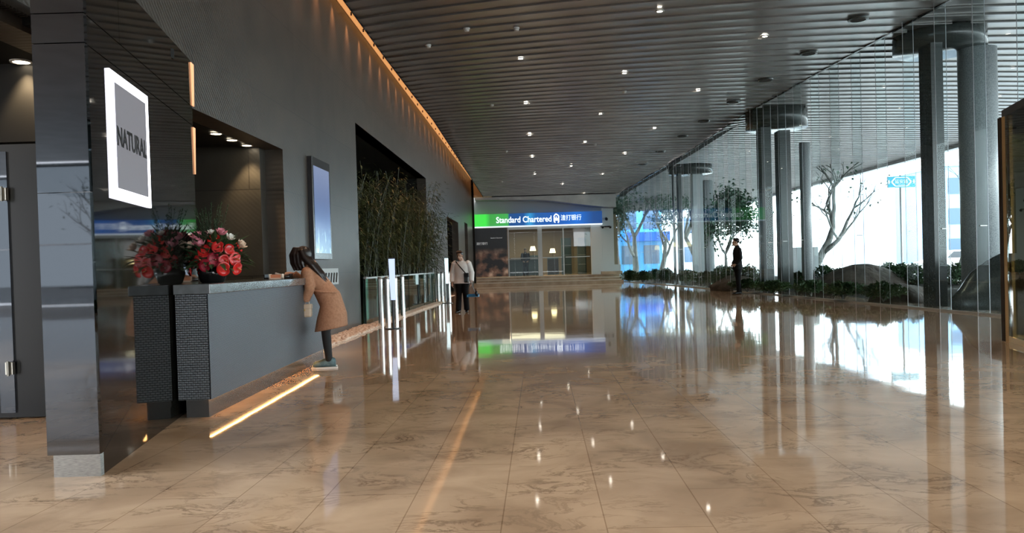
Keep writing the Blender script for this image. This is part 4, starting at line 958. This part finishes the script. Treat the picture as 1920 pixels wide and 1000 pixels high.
def body(P_, J, s=1.0, curlL=.5, curlR=.5):
    m = MB(); f = J['f']
    head(m, J['head'], f, s)
    m.tube([J['neck0'], J['neck1']], [.064*s,.058*s], 12)
    ch, pe = Vector(J['chest']), Vector(J['pelvis']); ax = (ch-pe).normalized(); S_ = (Vector(J['shL'])-Vector(J['shR'])).normalized(); Fw = S_.cross(ax)
    n0 = Vector(J['neck0'])
    m.rings([(pe-ax*.08, .12*s,.09*s,S_,Fw),(pe, .155*s,.11*s,S_,Fw),(pe+ax*.12, .13*s,.095*s,S_,Fw),(pe.lerp(ch,.6), .135*s,.10*s,S_,Fw),(ch, .16*s,.11*s,S_,Fw),(ch.lerp(n0,.55), .15*s,.09*s,S_,Fw),(n0, .06*s,.055*s,S_,Fw)], 20)
    for sd_ in 'LR':
        m.tube([J['sh'+sd_], Vector(J['sh'+sd_]).lerp(Vector(J['el'+sd_]),.5), J['el'+sd_], Vector(J['el'+sd_]).lerp(Vector(J['wr'+sd_]),.35), J['wr'+sd_]], [.050*s,.045*s,.038*s,.038*s,.025*s], 12)
        m.ell(J['sh'+sd_], (.055*s,)*3)
        hd = J.get('hd'+sd_, Vector(J['wr'+sd_])-Vector(J['el'+sd_])); hu = J.get('hu'+sd_, S_ if sd_ == 'L' else -S_)
        hand(m, J['wr'+sd_], hd, hu, s, curlL if sd_ == 'L' else curlR, 1 if sd_ == 'L' else -1)
        hp_, kn, an = Vector(J['hp'+sd_]), Vector(J['kn'+sd_]), Vector(J['an'+sd_])
        m.tube([hp_, hp_.lerp(kn,.4), kn, kn.lerp(an,.3), an], [.085*s,.072*s,.052*s,.052*s,.036*s], 14)
        tf = Vector(J.get('toe'+sd_, f)); tf.z = 0; tf.normalize(); m.tube([an-Vector((0,0,.02)), an+tf*.03-Vector((0,0,.04)), an+tf*.13-Vector((0,0,.055))], [.032*s,.024*s,.014*s], 10)
    o = m.build('body', M['skin'], P_); remesh(o, .008, 3); face_parts(P_, J['head'], f, s)
    return o
def legs(P_, J, m, s=1.0, extra=.012, bottom=.0, name='trousers', flare=0):
    mb_ = MB(); pe = Vector(J['pelvis']); ax = (Vector(J['chest'])-pe).normalized(); S_ = (Vector(J['shL'])-Vector(J['shR'])).normalized(); Fw = S_.cross(ax)
    mb_.rings([(pe-ax*.10,.14*s,.105*s,S_,Fw),(pe,.165*s,.12*s,S_,Fw),(pe+ax*.1,.145*s,.11*s,S_,Fw)], 20)
    for sd_ in 'LR':
        hp_, kn, an = Vector(J['hp'+sd_]), Vector(J['kn'+sd_]), Vector(J['an'+sd_])
        mb_.tube([hp_, hp_.lerp(kn,.4), kn, kn.lerp(an,.3), an-Vector((0,0,bottom))], [(.088+extra)*s,(.076+extra)*s,(.055+extra)*s,(.054+extra)*s,(.042+extra+flare)*s], 16)
    return remesh(mb_.build(name, m, P_), .011, 2)
def top(P_, J, m, s=1.0, extra=.018, hem=.12, hemw=.0, name='jacket', sleeve=1.0):
    mb_ = MB(); ch, pe, n0 = Vector(J['chest']), Vector(J['pelvis']), Vector(J['neck0']); ax = (ch-pe).normalized(); S_ = (Vector(J['shL'])-Vector(J['shR'])).normalized(); Fw = S_.cross(ax)
    e = extra
    mb_.rings([(pe-ax*hem,(.165+e+hemw)*s,(.125+e+hemw)*s,S_,Fw),(pe,(.160+e)*s,(.118+e)*s,S_,Fw),(pe+ax*.14,(.14+e)*s,(.105+e)*s,S_,Fw),(ch,(.165+e)*s,(.115+e)*s,S_,Fw),(ch.lerp(n0,.55),(.155+e)*s,(.095+e)*s,S_,Fw),(n0,.07*s,.065*s,S_,Fw)], 22)
    for sd_ in 'LR':
        sh, el, wr = Vector(J['sh'+sd_]), Vector(J['el'+sd_]), Vector(J['wr'+sd_])
        mb_.ell(sh, (.062*s,)*3); mb_.tube([sh, sh.lerp(el,.5), el, el.lerp(wr,.5*sleeve), el.lerp(wr,.94*sleeve)], [(.052+e)*s,(.048+e)*s,(.044+e)*s,(.040+e)*s,(.034+e)*s], 14)
    return remesh(mb_.build(name, m, P_), .010, 2)
def shoe(P_, an, tf, m, s=1.0, solem=None):
    tf = Vector(tf); tf.z = 0; tf.normalize(); a = Vector((an[0], an[1], 0)); mb_ = MB(); sd_ = Vector((-tf.y, tf.x, 0)); z0 = .018 if solem else .0
    mb_.rings([(a-tf*.075*s+Vector((0,0,z0+.045)), .028*s,.04*s,sd_,Vector((0,0,1))),(a-tf*.03*s+Vector((0,0,z0+.055)), .036*s,.052*s,sd_,Vector((0,0,1))),(a+tf*.05*s+Vector((0,0,z0+.042)), .04*s,.042*s,sd_,Vector((0,0,1))),
               (a+tf*.12*s+Vector((0,0,z0+.03)), .044*s,.030*s,sd_,Vector((0,0,1))),(a+tf*.17*s+Vector((0,0,z0+.024)), .034*s,.024*s,sd_,Vector((0,0,1))),(a+tf*.195*s+Vector((0,0,z0+.02)), .012*s,.014*s,sd_,Vector((0,0,1)))], 16)
    o = mb_.build('shoe', m, P_, smooth=True)
    if solem:
        q_ = [a-tf*.095*s-sd_*.028, a-tf*.095*s+sd_*.028, a+tf*.06*s+sd_*.044, a+tf*.15*s+sd_*.044, a+tf*.21*s+sd_*.015, a+tf*.21*s-sd_*.015, a+tf*.15*s-sd_*.044, a+tf*.06*s-sd_*.044]
        MB().prism([(v_.x, v_.y) for v_ in q_][::-1], 0, .02).build("sole", solem, o)
V = Vector
# woman in a camel coat leaning on the counter (faces -x)
wq = at(614, 690, z=0)
Pw = empty('person', (wq.x, wq.y, 0), 0, 'person with long dark hair in a camel coat leaning over the reception counter', 'person')
J = dict(f=V((-.85,.10,-.50)), head=V((-.27,-.02,1.305)), neck0=V((-.20,0,1.185)), neck1=V((-.245,-.01,1.25)), chest=V((-.12,0,1.06)), pelvis=V((.05,0,.80)),
         shL=V((-.17,-.155,1.135)), shR=V((-.17,.155,1.135)), elL=V((-.13,-.20,.93)), wrL=V((-.20,-.17,.80)), elR=V((-.28,.20,.99)), wrR=V((-.42,.14,1.125)),
         hpL=V((.05,-.075,.78)), hpR=V((.05,.075,.78)), knL=V((.01,-.07,.43)), knR=V((-.02,.08,.43)), anL=V((.04,-.065,.08)), anR=V((.0,.09,.08)), toeL=V((-1,-.05,0)), toeR=V((-1,.1,0)),
         hdL=V((-.6,.1,-.7)), huL=V((0,-1,0)), hdR=V((-1,-.2,-.15)), huR=V((0,0,1)))
body(Pw, J, .93, .7, .3)
legs(Pw, J, M['tights'], .90, .004, -.0, 'leggings')
cm = MB(); S_ = V((0,-1,0)); ax = (J['chest']-J['pelvis']).normalized(); Fw = V((ax.z,0,-ax.x))
cm.rings([(V((.06,0,.46)),.225,.20,V((0,1,0)),V((.96,0,.16))),(V((.075,0,.62)),.205,.175,V((0,1,0)),V((.98,0,.14))),(V((.06,0,.80)),.178,.140,V((0,1,0)),Fw),(V((-.03,0,.95)),.150,.118,V((0,1,0)),Fw),(V((-.11,0,1.05)),.165,.115,V((0,1,0)),Fw),(V((-.165,0,1.125)),.16,.095,V((0,1,0)),Fw),(V((-.205,0,1.195)),.075,.07,V((0,1,0)),Fw)], 28)
for sd_ in 'LR':
    sh, el, wr = J['sh'+sd_], J['el'+sd_], J['wr'+sd_]; cm.ell(sh, (.062,.062,.062)); cm.tube([sh, sh.lerp(el,.5), el, el.lerp(wr,.5), el.lerp(wr,.92)], [.068,.064,.060,.056,.056], 14)
co = cm.build('coat', M['camel'], Pw); remesh(co, .010, 2)
MB().tube([V((-.205,-.075,1.19)), V((-.15,-.09,1.235)), V((-.12,0,1.25)), V((-.15,.09,1.235)), V((-.205,.075,1.19))], .026, 8).build('collar', M['camel'], co, smooth=True)
MB().tube([V((-.14,-.165,.93)), V((.0,-.175,.90)), V((.13,-.12,.89)), V((.16,0,.89)), V((.13,.12,.89))], .014, 6).build('belt', M['camel'], co, smooth=True)
hm = MB(); hc = J['head']
hm.ell(hc+V((.035,0,.045)), (.095,.092,.095), None, 20, 14)
for k in range(16):
    a = (k-7.5)/7.5; y_ = a*.085; hm.tube([hc+V((.03,y_,.09)), hc+V((.095-.03*abs(a),y_*1.15,.0)), hc+V((.155,y_*1.1,-.09)), hc+V((.235+.02*math.sin(k*2),y_*.9,-.20)), hc+V((.325+.02*math.cos(k*3),y_*.6,-.36-.03*math.sin(k)))], [.03,.036,.034,.026,.008], 8)
for sg_ in (-1, 1):
    for q_, w_ in ((-.075,.9),(-.04,1),(0,1.05),(.04,1.05)): hm.tube([hc+V((q_*.6,sg_*.05,.115)), hc+V((q_-.01,sg_*.085*w_,.03)), hc+V((q_,sg_*.092*w_,-.06)), hc+V((q_+.03,sg_*.095,-.15))], [.03,.030,.028,.014], 8)
remesh(hm.build('hair', M['hair'], Pw), .009, 2)
shoe(Pw, J['anL'], J['toeL'], M['shoe'], .98, M['sole']); shoe(Pw, J['anR'], J['toeR'], M['shoe'], .98, M['sole'])
bgw = empty('handbag', (wq.x-.19, wq.y-.185, .625), 0, 'small cream handbag hanging from the leaning woman\'s hand', 'handbag')
MB().prism([(-.075,-.04),(.075,-.04),(.075,.04),(-.075,.04)], -.01, .14).build('bag_body', M['bag'], bgw, bevel=.02)
MB().tube([(-.05,0,.12),(-.045,0,.17),(0,0,.20),(.045,0,.17),(.05,0,.12)], .006, 8).build('strap', M['bag'], bgw, smooth=True)
MB().box(-.077,.077,-.043,.043,.085,.142).build('flap', M['bag'], bgw, bevel=.01); MB().ell((0,-.042,.075), (.012,.006,.012)).build('clasp', M['buckle'], bgw)

# cleaner in a white shirt walking towards us (faces -y)
cq = at(868, 586, z=0)
Pc = empty('person', (cq.x, cq.y, 0), math.radians(-8), 'person in a white shirt and black trousers walking with a bag across the chest', 'person')
J = dict(f=V((-.15,-1,-.35)), head=V((-.03,-.05,1.415)), neck0=V((-.0,.0,1.29)), neck1=V((-.01,-.03,1.36)), chest=V((0,.01,1.14)), pelvis=V((0,0,.82)),
         shL=V((.165,0,1.24)), shR=V((-.165,0,1.24)), elL=V((.245,.02,.98)), wrL=V((.245,-.05,.76)), elR=V((-.245,.04,.98)), wrR=V((-.24,-.04,.75)),
         hpL=V((.08,0,.80)), hpR=V((-.08,0,.80)), knL=V((.09,-.05,.45)), knR=V((-.08,-.02,.44)), anL=V((.10,.02,.08)), anR=V((-.085,-.12,.08)), toeL=V((.15,-1,0)), toeR=V((-.15,-1,0)))
body(Pc, J, .95, 1.0, .6)
top(Pc, J, M['shirt'], 1.0, .03, .10, .02, 'shirt'); legs(Pc, J, M['trousers'], .98, .018, .02, 'trousers', .012)
hm = MB(); hc = J['head']; hm.ell(hc+V((0,.025,.045)), (.090,.095,.085), None, 20, 14)
for a in range(9): t_ = (a-4)/4; hm.tube([hc+V((t_*.03,-.02,.115)), hc+V((t_*.07,-.085,.075))], [.025,.016], 8)
hm.ell(hc+V((0,.09,-.02)), (.06,.05,.05)); remesh(hm.build('hair', M['hair'], Pc), .009, 2)
MB().tube([V((-.13,-.06,1.27)), V((0,-.165,1.13)), V((.14,-.155,.96)), V((.19,-.06,.88)), V((.15,.15,.95)), V((0,.16,1.15)), V((-.12,.06,1.29)), V((-.13,-.06,1.27))], .013, 6).build('bag_strap', M['leather'], Pc)
shoe(Pc, J['anL'], J['toeL'], M['leather'], .95); shoe(Pc, J['anR'], J['toeR'], M['leather'], .95)
def loc_c(v): return Pc.matrix_basis @ V(v)
bag = empty('shoulder_bag', loc_c((.15,-.17,.74)), math.radians(-8), 'small dark shoulder bag at the hip of the white-shirted cleaner', 'bag')
MB().box(-.06,.06,-.035,.035,0,.24).build('bag_body', M['leather'], bag, bevel=.02); MB().box(-.062,.062,-.04,.04,.14,.245).build('flap', M['stand'], bag, bevel=.01)
dp = empty('dustpan', loc_c((.25,-.10,.0)), math.radians(-8), 'blue long-handled dustpan carried by the cleaner', 'dustpan')
MB().tube([(0,0,.76),(.09,-.02,.50),(.12,-.02,.42)], .010, 8).build('handle', M['grey'], dp)
MB().box(-.09,.20,-.16,.0,.385,.40).box(-.09,.20,-.01,.0,.40,.46).box(-.09,-.08,-.14,.0,.40,.44).box(.19,.20,-.14,.0,.40,.44).build('pan', M['blue'], dp, bevel=.004)
MB().ell((.13,-.03,.47), (.035,.03,.07)).build('brush', M['stand'], dp, smooth=True)

# man in a dark suit standing by the glass, facing left
mq = at(1384, 552, z=0)
def suit_man(loc, rz, lab, sc=1.0, arms=0):
    P_ = empty('person', loc, rz, lab, 'person', sc=sc)
    J = dict(f=V((-1,0,-.05)), head=V((-.045,0,1.615)), neck0=V((.0,0,1.47)), neck1=V((-.02,0,1.55)), chest=V((.01,0,1.28)), pelvis=V((.0,0,.93)),
         shL=V((.01,-.19,1.40)), shR=V((.01,.19,1.40)), elL=V((.03,-.25,1.12)), wrL=V((-.10,-.17,.93)), elR=V((.03,.25,1.12)), wrR=V((-.10,.17,.93)),
         hpL=V((0,-.09,.90)), hpR=V((0,.09,.90)), knL=V((-.01,-.09,.50)), knR=V((.03,.09,.50)), anL=V((.0,-.09,.09)), anR=V((.06,.10,.09)), toeL=V((-1,-.15,0)), toeR=V((-1,.15,0)),
         hdL=V((-.6,.7,-.3)), hdR=V((-.6,-.7,-.3)), huL=V((-1,0,.2)), huR=V((-1,0,.2)))
    body(P_, J, 1.03, .5, .5); top(P_, J, M['suit'], 1.04, .022, .16, .012, 'jacket'); legs(P_, J, M['trousers'], 1.02, .018, .03, 'trousers', .01)
    MB().tube([V((-.065,0,1.46)), V((-.115,0,1.30))], [.035,.012], 8).build('shirt', M['shirt'], P_)
    MB().tube([V((.005,0,1.45)), V((-.005,0,1.495)), V((-.012,0,1.515))], [.085,.075,.066], 16).build('collar', M['suit'], P_, smooth=True)
    hm = MB(); hc = J['head']; hm.ell(hc+V((.032,0,.048)), (.100,.090,.092), None, 20, 14)
    for a in range(7): t_ = (a-3)/3; hm.tube([hc+V((-.01,t_*.05,.115)), hc+V((-.075,t_*.055,.10))], [.024,.018], 8)
    remesh(hm.build('hair', M['hair'], P_), .010, 2)
    shoe(P_, J['anL'], J['toeL'], M['leather'], 1.12); shoe(P_, J['anR'], J['toeR'], M['leather'], 1.12)
suit_man((mq.x, mq.y, 0), 0, 'person in a black suit standing in profile beside the glass wall', 1.03)
q = at(985, 480, Y=49.2)
suit_man((q.x, 48.9, FL), math.pi/2, 'person in a dark suit standing behind the glass doors', .97)
